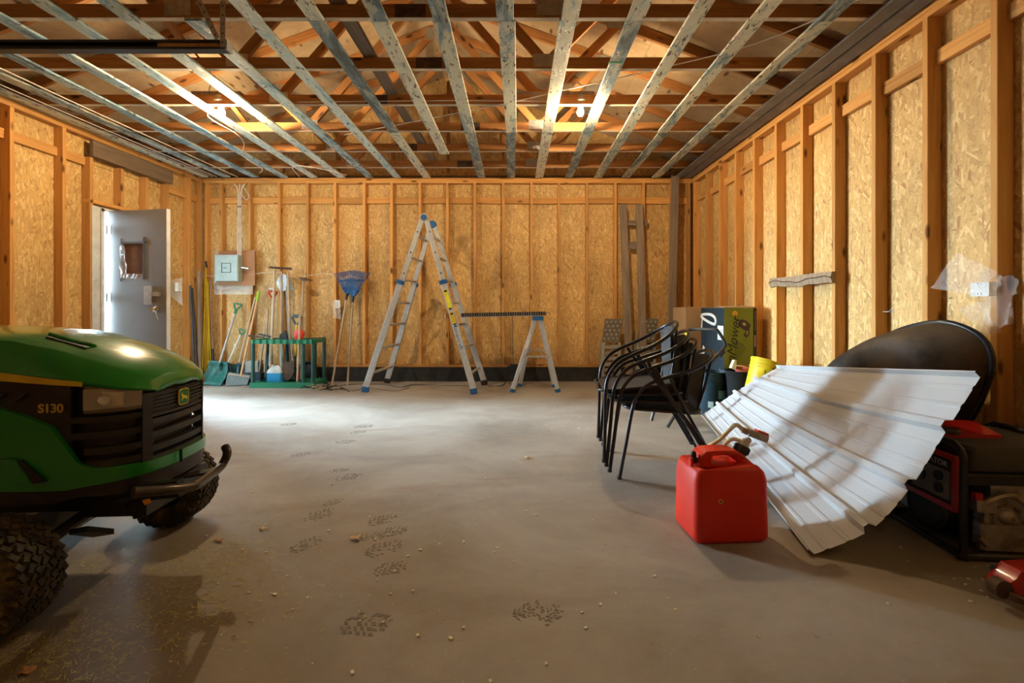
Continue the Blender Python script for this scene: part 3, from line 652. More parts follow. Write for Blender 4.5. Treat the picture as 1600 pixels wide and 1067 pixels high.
sm = hood.modifiers.new('thick', 'SOLIDIFY'); sm.thickness = .008; sm.offset = -1
# hood scoop
mb = MB(); sp = [(-.30, -.20, .962), (-.10, -.165, .945), (-.06, -.06, .952)]
mb.tube(smoothpath([(-.15, -.112, .970), (-.10, -.122, .957), (-.04, -.122, .939), (.025, -.108, .921)], 6), [.001]+[.006]*16+[.004, .001], 8); mwb(mb, 'hood_vent', M_green, hood)
mb = MB(); mb.box((-.055, -.140, .9365), (.15, .018, .006), Matrix.Rotation(math.radians(16.4), 3, 'Y')); mwb(mb, 'vent_slot', M_black, hood)
# yellow stripe
xs = [-.9, -.2+OX, .07+OX]; seg = [p for p in full[:8]]
mb = band(seg, lambda x: lerp1(xs, [.835, .817, .790], x), lambda x: lerp1(xs, [.865, .847, .806], x), .011, .004); mwb(mb, 'side_stripe', M_yellow)
seg2 = [(a, -b) for a, b in reversed(seg)]
mb = band(seg2, lambda x: lerp1(xs, [.835, .817, .790], x), lambda x: lerp1(xs, [.865, .847, .806], x), .011, .004); mwb(mb, 'side_stripe', M_yellow)
# dark inner wall and black side panels
mb = band(full, lambda x: .42, lambda x: lerp1([-.9, .1, .26], [.83, .79, .75], x), -.035, .01); mwb(mb, 'grille_backing', M_black)
for s in (-1, 1):
    pth = [p for p in full[:7]] if s < 0 else [p for p in full[-7:]]
    mb = band(pth, lambda x: .50, lambda x: .815, -.002, .01); sp_ = mwb(mb, 'side_panel', M_blackdusty)
    for k in range(4):
        mb = MB(); c = -.34+k*.07
        mb.prism([(c, s*.2835, .745), (c+.045, s*.2835, .775), (c+.07, s*.2835, .77), (c+.03, s*.2835, .74)], (0, s*.004, 0)); mwb(mb, 'hex_relief', M_black, sp_)
text('S130', .042, basis((1, .03, 0), (0, 0, 1), (-.02+OX, -.2835, .716)), plain('badge_gold', (.55, .40, .06), .35), mw, 'model_lettering', .001, local=True, bold=.001)
# side grille slats + front grille slats
side_seg = [p for p in full if True]
def between(x0): return [p for p in full[:len(plan)-2] if p[0] >= x0-.001]
for s in (-1, 1):
    for z, h, x0 in ((.668, .020, .03), (.612, .022, .03), (.556, .024, .07), (.508, .026, .09)):
        q = [(a, b) for a, b in full[:len(plan)-2] if a >= x0]; q = q if s < 0 else [(a, -b) for a, b in reversed(q)]
        mb = band(q, lambda x: z-h/2, lambda x: z+h/2, .0, .03); mwb(mb, 'grille_slat', M_blackdusty)
    q = full[len(plan)-4:len(plan)-2] if s < 0 else [(a, -b) for a, b in reversed(full[len(plan)-4:len(plan)-2])]
    mb = band(q, lambda x: .49, lambda x: .745, .006, .03); mwb(mb, 'grille_post', M_blackdusty)
fr = [(x, y) for x, y in full if abs(y) < .16]
for z, h in ((.632, .022), (.583, .022), (.530, .022), (.496, .012)):
    mb = band(fr, lambda x: z-h/2, lambda x: z+h/2, .002, .03); mwb(mb, 'grille_slat', M_blackdusty)
for k in range(5):
    z = .735-k*.014
    mb = band(fr, lambda x: z-.003, lambda x: z+.003, .002, .02); mwb(mb, 'fine_louvre', M_blackdusty)
mb = band(fr, lambda x: .655, lambda x: .745, -.006, .008); mwb(mb, 'badge_panel', M_blackdusty)
mb = band(fr, lambda x: .652, lambda x: .662, .002, .02); mwb(mb, 'grille_rim', M_blackdusty)
# emblem
def rrect(wd, hg, r, n=5):
    pts = []
    for cx, cy, a0 in ((wd/2-r, hg/2-r, 0), (-wd/2+r, hg/2-r, 90), (-wd/2+r, -hg/2+r, 180), (wd/2-r, -hg/2+r, 270)):
        for k in range(n): a = math.radians(a0+90*k/(n-1)); pts.append((cx+r*math.cos(a), cy+r*math.sin(a)))
    return pts
ex = .235+OX+.004; ez = .702
def emb(poly, x, dx, col, nm, par): mb = MB(); mb.prism([(x, a, ez+b) for a, b in poly], (dx, 0, 0)); return mwb(mb, nm, col, par, smooth=0)
em = emb(rrect(.062, .066, .014), ex, .004, M_yellow, 'emblem', None)
emb(rrect(.054, .058, .011), ex+.004, .001, plain('emblem_green', (.01, .16, .03), .35), 'emblem_field', em)
deer = [(-.020, -.004), (-.012, .004), (.002, .006), (.010, .014), (.012, .022), (.016, .014), (.021, .012), (.015, .007), (.012, -.001), (.019, -.012), (.014, -.012), (.004, -.004), (-.006, -.005), (-.014, -.012), (-.022, -.013), (-.015, -.006)]
emb([(-a, b-.002) for a, b in deer], ex+.005, .001, M_yellow, 'leaping_deer', em)
# headlights
for s in (-1, 1):
    idx = [i for i, p in enumerate(plan) if .09 < p[0] < .245]
    q = [(plan[i][0], -plan[i][1]) for i in idx]; q = q if s < 0 else [(a, -b) for a, b in reversed(q)]
    hl = mwb(band(q, lambda x: .692, lambda x: .788 if x < .2 else .775, .000, .012), 'headlight', plain('headlight_bezel', (.22, .19, .15), .25, .6))
    mwb(band(q, lambda x: .705, lambda x: .778 if x < .2 else .765, .006, .004), 'lens', M_lens, hl)
    qi = q[1:-1]
    mwb(band(qi, lambda x: .712, lambda x: .768 if x < .2 else .758, .003, .003), 'reflector', M_refl, hl)
    m_ = q[len(q)//2]; mb = MB(); mb.lathe([(.001, 0), (.014, .002), (.018, .008)], (q[1][0]+.008, q[1][1], .738), (.5, s*.9, 0), 14); mwb(mb, 'lamp', M_white, hl)
# lower green fender and lip
fx = [-.9, -.2, -.12, -.02, .03, .06, .10, .22]; fx = [a+OX for a in fx]
ftop = lambda x: lerp1(fx, [.745, .727, .70, .653, .574, .52, .50, .49], x)
fbot = lambda x: lerp1(fx, [.44, .435, .432, .43, .43, .435, .44, .448], x)
dense = []
for i in range(len(full)-1):
    for k in range(3): t = k/3; dense.append((full[i][0]*(1-t)+full[i+1][0]*t, full[i][1]*(1-t)+full[i+1][1]*t))
dense.append(full[-1])
mb = band(dense, fbot, ftop, .016, .02); lip = mwb(mb, 'lower_cowl', M_green)
for s in (-1, 1):
    y = s*.2965; mb = MB(); mb.prism([(-.16+OX, y, .545), (-.10+OX, y, .545), (-.02+OX, y, .47), (-.06+OX, y, .462)], (0, s*.006, 0)); mwb(mb, 'side_recess', M_black, lip)
mb = MB(); mb.prism([(-.165+OX, -.304, .55), (-.115+OX, -.304, .55), (-.065+OX, -.3, .468), (-.13+OX, -.3, .468)], (0, -.006, 0)); mwb(mb, 'recess_flap', M_green, lip)
mb = MB(); mb.box((.25+OX, -.03, .468), (.012, .003, .05)); mwb(mb, 'cowl_seam', M_black, lip)
mb = band(dense, lambda x: lerp1([-.9, .0, .1, .26], [.37, .38, .40, .385], x), lambda x: fbot(x)-.001, .004, .03); mwb(mb, 'bumper_skirt', M_blackdusty)
# chassis, axle, deck
mb = MB(); mb.box((-.45, 0, .36), (1.15, .30, .12)); mb.box((.15, 0, .33), (.22, .36, .08)); chs = mwb(mb, 'chassis', M_black)
mb = MB(); mb.tube([(-.08, -.33, .19), (.0, -.2, .27), (.0, 0, .30), (.0, .2, .27), (-.045, .33, .19)], .022, 8); mb.cyl((-.06, -.30, .14), (-.06, -.30, .30), .02); mb.cyl((-.03, .31, .14), (-.03, .31, .30), .02); mwb(mb, 'front_axle', M_blackm)
mb = MB(); mb.tube([(-.08, -.28, .19), (-.09, 0, .21), (-.08, .28, .19)], .009, 8); mwb(mb, 'tie_rod', M_steel)
mb = MB(); mb.prism([(.02, -.22, .245), (.11, -.25, .27), (.16, -.2, .235), (.06, -.17, .21)], (0, 0, .02)); mwb(mb, 'belt_guard', M_darks)
mb = MB(); mb.prism([(-.5, -.5, .09), (-.42, -.6, .09), (-1.0, -.66, .09), (-1.3, -.5, .09), (-1.3, .5, .09), (-1.0, .6, .09), (-.42, .55, .09), (-.32, .2, .09), (-.32, -.2, .09)], (0, 0, .13)); mwb(mb, 'mower_deck', M_blackdusty)
# wheels
def wheel(x, y, r, wd, face):
    hw = wd/2
    prof = [(r*.50, -hw*.72), (r*.60, -hw*.92), (r*.80, -hw), (r*.91, -hw*.90), (r*.965, -hw*.62), (r*.975, 0), (r*.965, hw*.62), (r*.91, hw*.90), (r*.80, hw), (r*.60, hw*.92), (r*.50, hw*.72)]
    t = MB(); t.lathe(prof, (x, y, r), (0, 1, 0), 40); tyre = mwb(t, 'tyre', M_tyre)
    tb = MB(); n = 32
    for row in range(7):
        yo = (-.84, -.56, -.28, 0, .28, .56, .84)[row]*hw
        for k in range(n):
            a = 2*PI*(k+.5*(row % 2))/n; rr = r*(.985 if abs(yo) < hw*.6 else .945)
            c = Vector((x+rr*math.cos(a), y+yo, r+rr*math.sin(a))); e = Vector((-math.sin(a), 0, math.cos(a))); o = Vector((math.cos(a), 0, math.sin(a)))
            tilt = (.5 if row % 2 else -.5)
            e2 = (e*math.cos(tilt)+Vector((0, 1, 0))*math.sin(tilt)); f2 = o.cross(e2)
            R = Matrix((e2, f2, o)).transposed(); tb.box(c, (r*.145, hw*.20, r*.05), R)
    for k in range(n):          # shoulder lugs running down the sidewall
        for sd in (-1, 1):
            a = 2*PI*(k+.25)/n; o = Vector((math.cos(a), 0, math.sin(a))); e = Vector((-math.sin(a), 0, math.cos(a)))
            p0 = Vector((x, y+sd*hw*.90, r))+o*r*.925; p1 = Vector((x, y+sd*hw*1.0, r))+o*r*.78+e*r*.03
            tb.bar(p0, p1, r*.06, r*.028, (0, sd, 0))
    mwb(tb, 'tread', M_rubber, tyre, smooth=0, kind='stuff')
    rm = MB(); rm.lathe([(r*.52, -hw*.76), (r*.48, -hw*.70), (r*.44, -hw*.3), (r*.15, -hw*.25), (r*.12, -hw*.5), (0, -hw*.52)], (x, y, r), (0, 1, 0), 32)
    rm.lathe([(r*.52, hw*.76), (r*.48, hw*.70), (r*.44, hw*.3), (r*.15, hw*.25), (r*.12, hw*.5), (0, hw*.52)], (x, y, r), (0, 1, 0), 32); mwb(rm, 'wheel_rim', M_blackdusty, tyre)
wheel(-.085, -.39, .190, .16, -1); wheel(-.045, .405, .190, .16, 1)
wheel(-1.22, -.40, .255, .24, -1); wheel(-1.22, .40, .255, .24, 1)
# rear body, seat, steering wheel (beyond the frame edge)
mb = MB(); mb.prism([(-.9, -.28, .45), (-.9, -.28, 1.0), (-1.0, -.26, 1.06), (-1.08, -.26, .95), (-1.08, -.28, .45)], (0, .56, 0)); mwb(mb, 'dash', M_black)
mb = MB(); mb.prism([(-1.08, -.48, .36), (-1.0, -.48, .40), (-1.15, -.48, .56), (-1.55, -.48, .60), (-1.85, -.48, .55), (-1.85, -.48, .44)], (0, .96, 0)); mwb(mb, 'rear_fender', M_green)
mb = MB(); mb.box((-1.6, 0, .66), (.42, .46, .10)); mb.box((-1.82, 0, .83), (.10, .44, .36)); mwb(mb, 'seat', M_yellow)
mb = MB(); c = Vector((-1.12, 0, 1.12)); mb.tube([c+Vector((.05*math.cos(a)*.0+.17*math.cos(a)*.8, .17*math.sin(a), .17*math.cos(a)*.6)) for a in [2*PI*i/24 for i in range(24)]], .012, 8, closed=True); mb.cyl((-1.04, 0, 1.0), c, .014); mb.bar(c+Vector((0, -.16, 0)), c+Vector((0, .16, 0)), .03, .012); mwb(mb, 'steering_wheel', M_black)
# brush guard
mb = MB(); inv = (Matrix.Translation((MX, MY, 0)) @ Matrix.Rotation(MH, 4, 'Z')).inverted()
gpnts = [P(208, 769, 1.50), P(262, 765, 1.585), P(297, 761, 1.66), P(309, 756, 1.70), P(340, 734, 1.90), P(350, 721, 1.95), P(355, 708, 1.96), P(352, 698, 1.98)]
gl = [inv @ p for p in gpnts]
mb.tube(smoothpath(gl, 5), .017, 14); bg_ = mwb(mb, 'brush_guard', M_bronze)
mb = MB(); mb.bar(gl[1]+Vector((-.02, 0, -.01)), (.18, gl[1].y+.10, .36), .05, .008, (0, 0, 1)); mb.bar(gl[4]+Vector((-.01, 0, 0)), (.20, gl[4].y-.02, .36), .06, .008, (0, 0, 1))
mb.bar(gl[2]+Vector((-.03, 0, .0)), (.15, gl[2].y+.05, .37), .06, .03, (0, 1, 0)); mb.bar((.18, -.2, .36), (.18, .2, .36), .06, .04, (1, 0, 0)); mwb(mb, 'guard_bracket', M_black, bg_)
mb = MB(); mb.prism([inv @ P(222, 782, 1.56), inv @ P(233, 779, 1.56), inv @ P(236, 785, 1.56), inv @ P(226, 789, 1.56)], (0, .002, 0)); mwb(mb, 'sticker', M_orange, bg_)

# ------------------------------------------------------------------ red fuel can
jx = .81; jy = 2.04
jc = thing('fuel_can', 'large red plastic fuel can with hollow handle in front of white sheet', 'fuel can', (jx, jy, 0), math.radians(4))
W_, D_, = .345, .235
def ssec(z, x0, x1, y0, y1, r=.03, n=4):
    pts = []
    for cx, cy, a0 in ((x1-r, y1-r, 0), (x0+r, y1-r, 90), (x0+r, y0+r, 180), (x1-r, y0+r, 270)):
        for k in range(n+1): a = math.radians(a0+90*k/n); pts.append(Vector((cx+r*math.cos(a), cy+r*math.sin(a), z)))
    pts.append(pts[0].copy()); return pts
mb = MB(); sec = [(0, .012, .008), (.012, 0, 0), (.03, -.004, -.004), (.28, .0, 0), (.305, .006, .004)]
rings = [ssec(z, i, W_-i, j, D_-j, .032) for z, i, j in sec]; mb.grid(rings); mb.add(rings[0][:-1], [tuple(range(len(rings[0])-1))])
# sloping shoulders: top profile in x extruded over depth with bevel
def zt_(x): return lerp1([0, .04, .06, .10, .20, .23, .26, .30, .345], [.330, .338, .330, .306, .306, .335, .368, .345, .308], x)
mbt = mb
top_rows = []
last = rings[-1]
cxm, cym = W_/2, D_/2
for s, lift in ((1.0, 0), (.985, .55), (.95, .85), (.88, 1.0), (.5, 1.0), (0, 1.0)):
    row = []
    for p in last:
        x = cxm+(p.x-cxm)*(s if s > .5 else s); y = cym+(p.y-cym)*(1-(1-s)*1.0)
        zb_ = p.z; zz = zt_(min(max(x, 0), W_)); 
        row.append(Vector((x, y, zb_+(zz-zb_)*lift)))
    top_rows.append(row)
# flatten: shoulder drops to the right, so base ring follows too
mb.grid(top_rows)
body = build(mb, 'can_body', M_red, jc, 50, local=True)
def hgrip(mb, pts, hy, hz):
    rows = []
    pts = smoothpath(pts, 5)
    for i, p in enumerate(pts):
        d = (pts[min(i+1, len(pts)-1)]-pts[max(i-1, 0)]).normalized(); up = Vector((0, 1, 0)).cross(d)*-1
        rows.append([p+Vector((0, math.cos(a)*hy, 0))+up*(math.sin(a)*hz) for a in [2*PI*k/12 for k in range(13)]])
    mb.grid(rows)
mb = MB(); oo = [(.052,.325),(.058,.376),(.083,.398),(.15,.401),(.215,.400),(.25,.388),(.318,.330),(.2,.318)]; ih = [(.108,.337),(.108,.360),(.114,.375),(.15,.378),(.188,.378),(.204,.370),(.236,.342),(.18,.334)]
y0_, y1_ = .068, .168; nq = 8
mb.add([(a, y0_, b) for a, b in oo]+[(a, y0_, b) for a, b in ih]+[(a, y1_, b) for a, b in oo]+[(a, y1_, b) for a, b in ih],
       [f for i in range(nq) for f in ((i, (i+1) % nq, nq+(i+1) % nq, nq+i), (2*nq+i, 3*nq+i, 3*nq+(i+1) % nq, 2*nq+(i+1) % nq), (i, 2*nq+i, 2*nq+(i+1) % nq, (i+1) % nq), (nq+i, nq+(i+1) % nq, 3*nq+(i+1) % nq, 3*nq+i))])
hd_ = build(mb, 'handle', M_red, jc, 60, local=True); bv = hd_.modifiers.new('round', 'BEVEL'); bv.width = .012; bv.segments = 4; bv.limit_method = 'ANGLE'; bv.angle_limit = math.radians(40)
mb = MB(); mb.cyl((.035, .10, .34), (.035, .10, .362), .018); mb.cyl((.035, .10, .362), (.035, .10, .378), .013); mb.ball((.035, .10, .382), .012, 10); build(mb, 'vent_cap', M_black, jc, local=True)
mb = MB(); mb.box((.008, .07, .352), (.012, .02, .04)); build(mb, 'cap_tab', M_red, jc, local=True)
nk = Vector((.283, .15, .345)); nd = Vector((.42, 0, .91)).normalized()
mb = MB(); mb.cyl(nk, nk+nd*.03, .030, n=20); c0 = nk+nd*.03; mb.lathe([(.033, 0), (.034, .035), (.028, .04), (0, .04)], c0-nd*.01, nd, 20); [mb.bar(c0+(Matrix.Rotation(2*PI*k/16, 3, nd) @ Vector((nd.z, 0, -nd.x)))*.034-nd*.005, c0+(Matrix.Rotation(2*PI*k/16, 3, nd) @ Vector((nd.z, 0, -nd.x)))*.034+nd*.024, .005, .005) for k in range(16)]
build(mb, 'filler_cap', M_black, jc, local=True)
mb = MB(); mb.cyl(c0+nd*.03, c0+nd*.062, .026, .022, 18); mb.ball(c0+nd*.055+Vector((.012, 0, 0)), .018, 10); build(mb, 'pump_collar', M_white, jc, local=True)
pd = Vector((.93, 0, -.36)).normalized(); pc = c0+nd*.078+Vector((.040, 0, .006))
mb = MB(); mb.bar(pc-pd*.045, pc+pd*.055, .05, .034, (0, 0, 1), .006); mb.cyl(pc-pd*.075, pc-pd*.04, .014, .017, 12); pump = build(mb, 'transfer_pump', plain('grey_pump', (.40, .38, .35), .4), jc, local=True)
mb = MB(); mb.bar(pc+pd*.0+Vector((0.006, 0, .02)), pc+pd*.055+Vector((.006, 0, .02)), .036, .014, (0, 0, 1), .004); build(mb, 'red_button', M_red, pump, local=True)
mb = MB(); mb.tube(smoothpath([pc-pd*.07, pc-pd*.11+Vector((0, 0, .008)), pc+Vector((-.17, .01, -.02)), pc+Vector((-.215, .03, -.06)), pc+Vector((-.235, .09, -.12)), pc+Vector((-.2, .15, -.2))], 6), .0105, 10); build(mb, 'pump_hose', M_hose, jc, local=True)
mb = MB(); mb.tube(smoothpath([c0+nd*.05+Vector((-.02, 0, 0)), c0+nd*.06+Vector((-.06, .01, 0)), c0+nd*.045+Vector((-.085, .02, -.01)), c0+Vector((-.10, .04, -.03))], 6), .010, 10); build(mb, 'pump_hose', M_hose, jc, local=True)
mb = MB(); mb.cyl((.113, -.0005, .195), (.113, -.0025, .195), .011, n=20); stk = build(mb, 'round_sticker', M_orange, jc, local=True)
mb = MB(); mb.prism([(.106, -.003, .190), (.120, -.003, .190), (.113, -.003, .202)], (0, -.0005, 0)); build(mb, 'warning_mark', M_tape, stk, local=True)

# ------------------------------------------------------------------ corrugated sheet
def pol(pts, t):
    n = len(pts)-1; f = t*n; i = min(int(f), n-1); f -= i
    p0 = pts[max(i-1, 0)]; p1 = pts[i]; p2 = pts[i+1]; p3 = pts[min(i+2, n)]
    return .5*((2*p1)+(p2-p0)*f+(2*p0-5*p1+4*p2-p3)*f*f+(3*p1-p0-3*p2+p3)*f**3)
near = [P(1266, 868, 1.955), P(1360, 828, 1.93), P(1425, 758, 1.91), P(1483, 666, 1.88), P(1535, 584, 1.85)]
far = [P(1096, 649, 4.15), P(1122, 631, 4.08), P(1149, 613, 4.0), P(1181, 593, 3.93), P(1216, 574, 3.86)]
vs_ = [0.0]; prof = []
W = .96
def addp(t, h): prof.append((t, h))
maj = [0, .25, .5, .75, 1.0]
for i, c in enumerate(maj):
    for dt, h in ((-.027, 0), (-.013, 1), (.013, 1), (.027, 0)):
        if 0 <= c+dt <= 1: addp(c+dt, h*.026)
    if c in (0,): prof.insert(0, (0, .026))
    if c < 1:
        for q in (.085, .165):
            for dt, h in ((-.012, 0), (-.005, .0035), (.005, .0035), (.012, 0)): addp(c+q+dt, h)
prof.append((1.0, .026))
prof = sorted(set(prof))
rows = []
for j in range(25):
    u = j/24
    row = []
    for t, h in prof:
        pn = lambda tt: near_far(tt, u)
        def near_far(tt, uu):
            a = pol(near, min(max(tt, 0), 1)); b = pol(far, min(max(tt, 0), 1)); sag = -.03*math.sin(PI*uu)*math.sin(PI*min(max(tt, 0), 1))
            return a.lerp(b, uu)+Vector((0, 0, sag))
        p = near_far(t, u); dt = near_far(t+.02 if t < .97 else t, u)-near_far(t if t < .97 else t-.02, u); du = near_far(t, min(u+.05, 1))-near_far(t, max(u-.05, 0))
        nrm = dt.cross(du).normalized()
        if nrm.z < 0: nrm = -nrm
        if nrm.x > 0: nrm = -nrm if nrm.z < .05 else nrm
        row.append(p+nrm*h)
    rows.append(row)
mb = MB(); mb.grid(rows)
cs = build(mb, 'metal_sheet', M_sheet, smooth=0); cs.modifiers.new('t', 'SOLIDIFY').thickness = .0012
tag(cs, 'white ribbed metal roofing sheet, curved, leaning at right behind red fuel can', 'metal sheet')

# ------------------------------------------------------------------ stacked chairs
def make_chair(name):
    t = thing(name, '', 'chair', (0, 0, 0))
    half = [(-.33, -.27, .006), (-.29, -.27, .22), (-.25, -.27, .44), (-.215, -.27, .53), (-.15, -.27, .595), (-.05, -.267, .635), (.08, -.258, .672), (.19, -.225, .718), (.26, -.15, .757), (.285, -.06, .778)]
    path = half+[(x, -y, z) for x, y, z in reversed(half)]
    mb = MB(); mb.tube(smoothpath(path, 5), .0115, 10); build(mb, 'arm_frame', M_blackm, t, 60, local=True)
    for s in (-1, 1):
        mb = MB(); mb.tube(smoothpath([(-.02, s*.255, .63), (.06, s*.255, .46), (.20, s*.26, .2), (.30, s*.265, .006)], 4), .0105, 10); build(mb, 'rear_leg', M_blackm, t, 60, local=True)
        for fx_, fy_ in ((-.33, .27), (.302, .265)): mb = MB(); mb.cyl((fx_, s*fy_, 0), (fx_, s*fy_, .02), .014, n=10); build(mb, 'foot_cap', M_black, t, local=True)
    rim = [(-.27, -.22, .435), (-.285, 0, .438), (-.27, .22, .435), (-.05, .25, .425), (.14, .235, .415), (.19, .12, .412), (.19, -.12, .412), (.14, -.235, .415), (-.05, -.25, .425)]
    mb = MB(); mb.tube(smoothpath(rim, 4, True), .010, 8, closed=True); build(mb, 'seat_frame', M_blackm, t, 60, local=True)
    # woven seat: a thin dished slab
    mb = MB(); rows = []; rows2 = []
    for i in range(13):
        u = i/12; x = -.27+u*.45; wdt = .22+.03*math.sin(PI*min(1, u*1.1)); 
        rows.append([Vector((x, -wdt+2*wdt*k/12, .438-.022*u-.012*math.sin(PI*u)*math.sin(PI*k/12)+(.002 if (i+k) % 2 else 0))) for k in range(13)])
    mb.grid(rows); mb.grid([[p-Vector((0, 0, .014)) for p in r] for r in rows]); build(mb, 'woven_seat', M_wicker, t, 20, local=True)
    # backrest, woven panel between seat rear and top rail
    mb = MB(); rows = []
    for i in range(15):
        u = i/14; rr = []
        for k in range(11):
            v = -1+2*k/10; y = v*(.135+.02*u); x = .185+.09*u-.05*v*v*u-.01
            rr.append(Vector((x+(.0015 if (i+k) % 2 else 0), y, .41+u*(.348-.03*v*v))))
        rows.append(rr)
    mb.grid(rows); mb.grid([[p+Vector((.008, 0, 0)) for p in r] for r in rows]); build(mb, 'woven_back', M_wicker, t, 20, local=True)
    for s in (-1, 1):
        mb = MB(); mb.tube(smoothpath([(.17, s*.137, .41), (.22, s*.147, .58), (.255, s*.157, .745)], 4), .0095, 8); build(mb, 'back_post', M_blackm, t, 60, local=True)
    return t
chA = make_chair('stacking_chair')
offs = [(.645, 0, 'lowest of the stack of black woven metal armchairs'), (.585, .045, 'second from the bottom in the stack of black woven armchairs'), (.565, .08, 'third from the bottom in the stack of black woven armchairs'), (.55, .105, 'topmost of the stacked black woven armchairs')]
PITCH = (0, 3, 5, 9)
for i, (dx, dz, lb) in enumerate(offs):
    c = chA if i == 0 else copytree(chA)
    if i == 0: chs_src = c
for i, c in enumerate([o for o in ALL() if o.name.startswith('stacking_chair')]):
    dx, dz, lb = offs[i]; RC = Matrix.Rotation(math.radians(-6.5), 3, 'Z') @ Matrix.Rotation(-math.radians(PITCH[i]), 3, 'Y'); c.rotation_euler = RC.to_euler(); c.location = Vector((dx, 2.83, dz))-(RC @ Vector((-.33, -.27, 0))); c['label'] = lb; c['group'] = 'stacked black armchairs'

# ------------------------------------------------------------------ generator
GX, GY, GR = 1.88, 1.91, math.radians(-4)
ge = thing('generator', 'red and black portable generator in a tubular frame at right', 'generator', (GX, GY, 0), GR)
def gb(mb, name, mat, par=None, smooth=35): return build(mb, name, mat, par or ge, smooth, local=True)
GL, GD, GH = .50, .47, .49
for x in (0.012, GL):
    mb = MB(); mb.tube(smoothpath([(x, .012, .015), (x, .012, .36), (x, .014, .44), (x, .05, .478), (x, .10, .485), (x, GD-.1, .485), (x, GD-.05, .478), (x, GD-.012, .44), (x, GD-.012, .36), (x, GD-.012, .015)], 4), .015, 12); gb(mb, 'end_hoop', M_blackm)
for y in (.012, GD-.012):
    mb = MB(); mb.tube([(-.01, y, .016), (GL+.02, y, .016)], .015, 10); gb(mb, 'base_rail', M_blackm)
for x in (.012, GL):
    mb = MB(); mb.tube([(x, .0, .016), (x, GD, .016)], .015, 10); gb(mb, 'base_rail', M_blackm)
mb = MB(); rg = [ssec(z, a, GL-.03-a+.06, b, GD-.03-b, .03) for z, a, b in ((.365, .06, .035), (.375, .045, .025), (.46, .045, .025), (.475, .055, .035), (.478, .12, .10))]
mb.grid(rg); mb.add(rg[-1][:-1], [tuple(range(len(rg[-1])-1))]); mb.add(rg[0][:-1], [tuple(range(len(rg[0])-1))]); tank = gb(mb, 'fuel_tank', M_blackdusty)
mb = MB(); mb.prism([(.03, .16, .478), (.03, .44, .478), (.42, .44, .478), (.30, .16, .478)], (0, 0, .016)); gb(mb, 'red_tank_cover', M_redp, tank)
mb = MB(); mb.lathe([(.0, .022), (.042, .02), (.048, .012), (.048, 0)], (.10, .20, .492), (0, 0, 1), 20); gb(mb, 'filler_cap', M_darks, tank)
# control panel on the left face
cp = MB(); cp.box((.035, .225, .305), (.03, .34, .235), None, .006); cp = gb(cp, 'control_panel', M_darks)
mb = MB()
for c, d in (((.016, .225, .415), (.016, .35, .022)), ((.016, .225, .195), (.016, .35, .022)), ((.016, .055, .305), (.016, .022, .23)), ((.016, .395, .305), (.016, .022, .23))): mb.box(c, d)
gb(mb, 'red_bezel', M_redp, cp)
mb = MB(); mb.box((.017, .185, .285), (.006, .20, .13)); fp = gb(mb, 'socket_plate', plain('plate_grey', (.18, .17, .16), .5), cp)
for y, z, r in ((.235, .29, .030), (.135, .315, .022), (.135, .26, .022)):
    mb = MB(); mb.lathe([(0, .004), (r*.55, .004), (r*.6, .009), (r, .009), (r, 0)], (.014, y, z), (-1, 0, 0), 20); gb(mb, 'power_socket', M_black, fp)
mb = MB(); mb.box((.012, .20, .378), (.006, .28, .03)); gb(mb, 'name_strip', M_black, cp)
text('GENERATOR', .036, basis((0, -1, 0), (0, 0, 1), (.0085, .19, .378)), plain('strip_lettering', (.42, .42, .4), .4), cp, 'lettering', .0004, local=True, bold=.0005)
# engine block
mb = MB(); mb.box((.29, .13, .20), (.22, .16, .22), None, .03); mb.cyl((.20, .05, .17), (.20, .10, .17), .075, n=24); mb.cyl((.20, .035, .17), (.20, .06, .17), .05, .055, 20); mb.ball((.20, .04, .18), .034, 14)
mb.box((.20, .06, .09), (.19, .06, .11), None, .012); mb.box((.13, .06, .22), (.08, .06, .05), None, .01); mb.cyl((.33, .05, .22), (.33, .12, .26), .055, n=18)
for i in range(9):
    a = 2*PI*i/9; mb.cyl((.20+.083*math.cos(a), .035, .15+.083*math.sin(a)), (.20+.083*math.cos(a), .055, .15+.083*math.sin(a)), .009, n=8)
mb.tube(smoothpath([(.10, .05, .20), (.15, .04, .25), (.24, .05, .265), (.30, .04, .235), (.36, .05, .25)], 4), .014, 8); mb.cyl((.27, .03, .10), (.30, .03, .07), .012); mb.cyl((.09, .035, .09), (.12, .03, .06), .012)
gb(mb, 'engine', M_alloy)
mb = MB()
for k in range(8): mb.cyl((.37+k*.011, .11, .22), (.375+k*.011, .11, .22), .075, n=20)
gb(mb, 'cooling_fins', M_darks)
mb = MB(); mb.cyl((.05, .24, .14), (.15, .24, .14), .105, n=28); mb.cyl((.035, .24, .14), (.05, .24, .14), .085, .10, 28); mb.box((.24, .30, .14), (.22, .2, .2)); gb(mb, 'alternator', M_darks)
mb = MB(); mb.prism([(.03, .335, .08), (.03, .40, .10), (.03, .40, .20), (.03, .37, .21), (.03, .345, .17)], (.02, 0, 0)); gb(mb, 'foot_bracket', M_steel)
mb = MB(); mb.box((.25, .06, .335), (.42, .05, .05), None, .008); [mb.box((.25, .032, .318+.012*k), (.40, .004, .004)) for k in range(3)]; gb(mb, 'tank_support', M_black)
mb = MB(); mb.box((.27, .24, .045), (.4, .36, .01)); gb(mb, 'base_plate', M_darks)
mb = MB(); mb.cyl((.052, .05, .34), (.052, .06, .40), .012); mb.box((.095, .045, .26), (.03, .02, .03)); gb(mb, 'red_switch', M_redp)

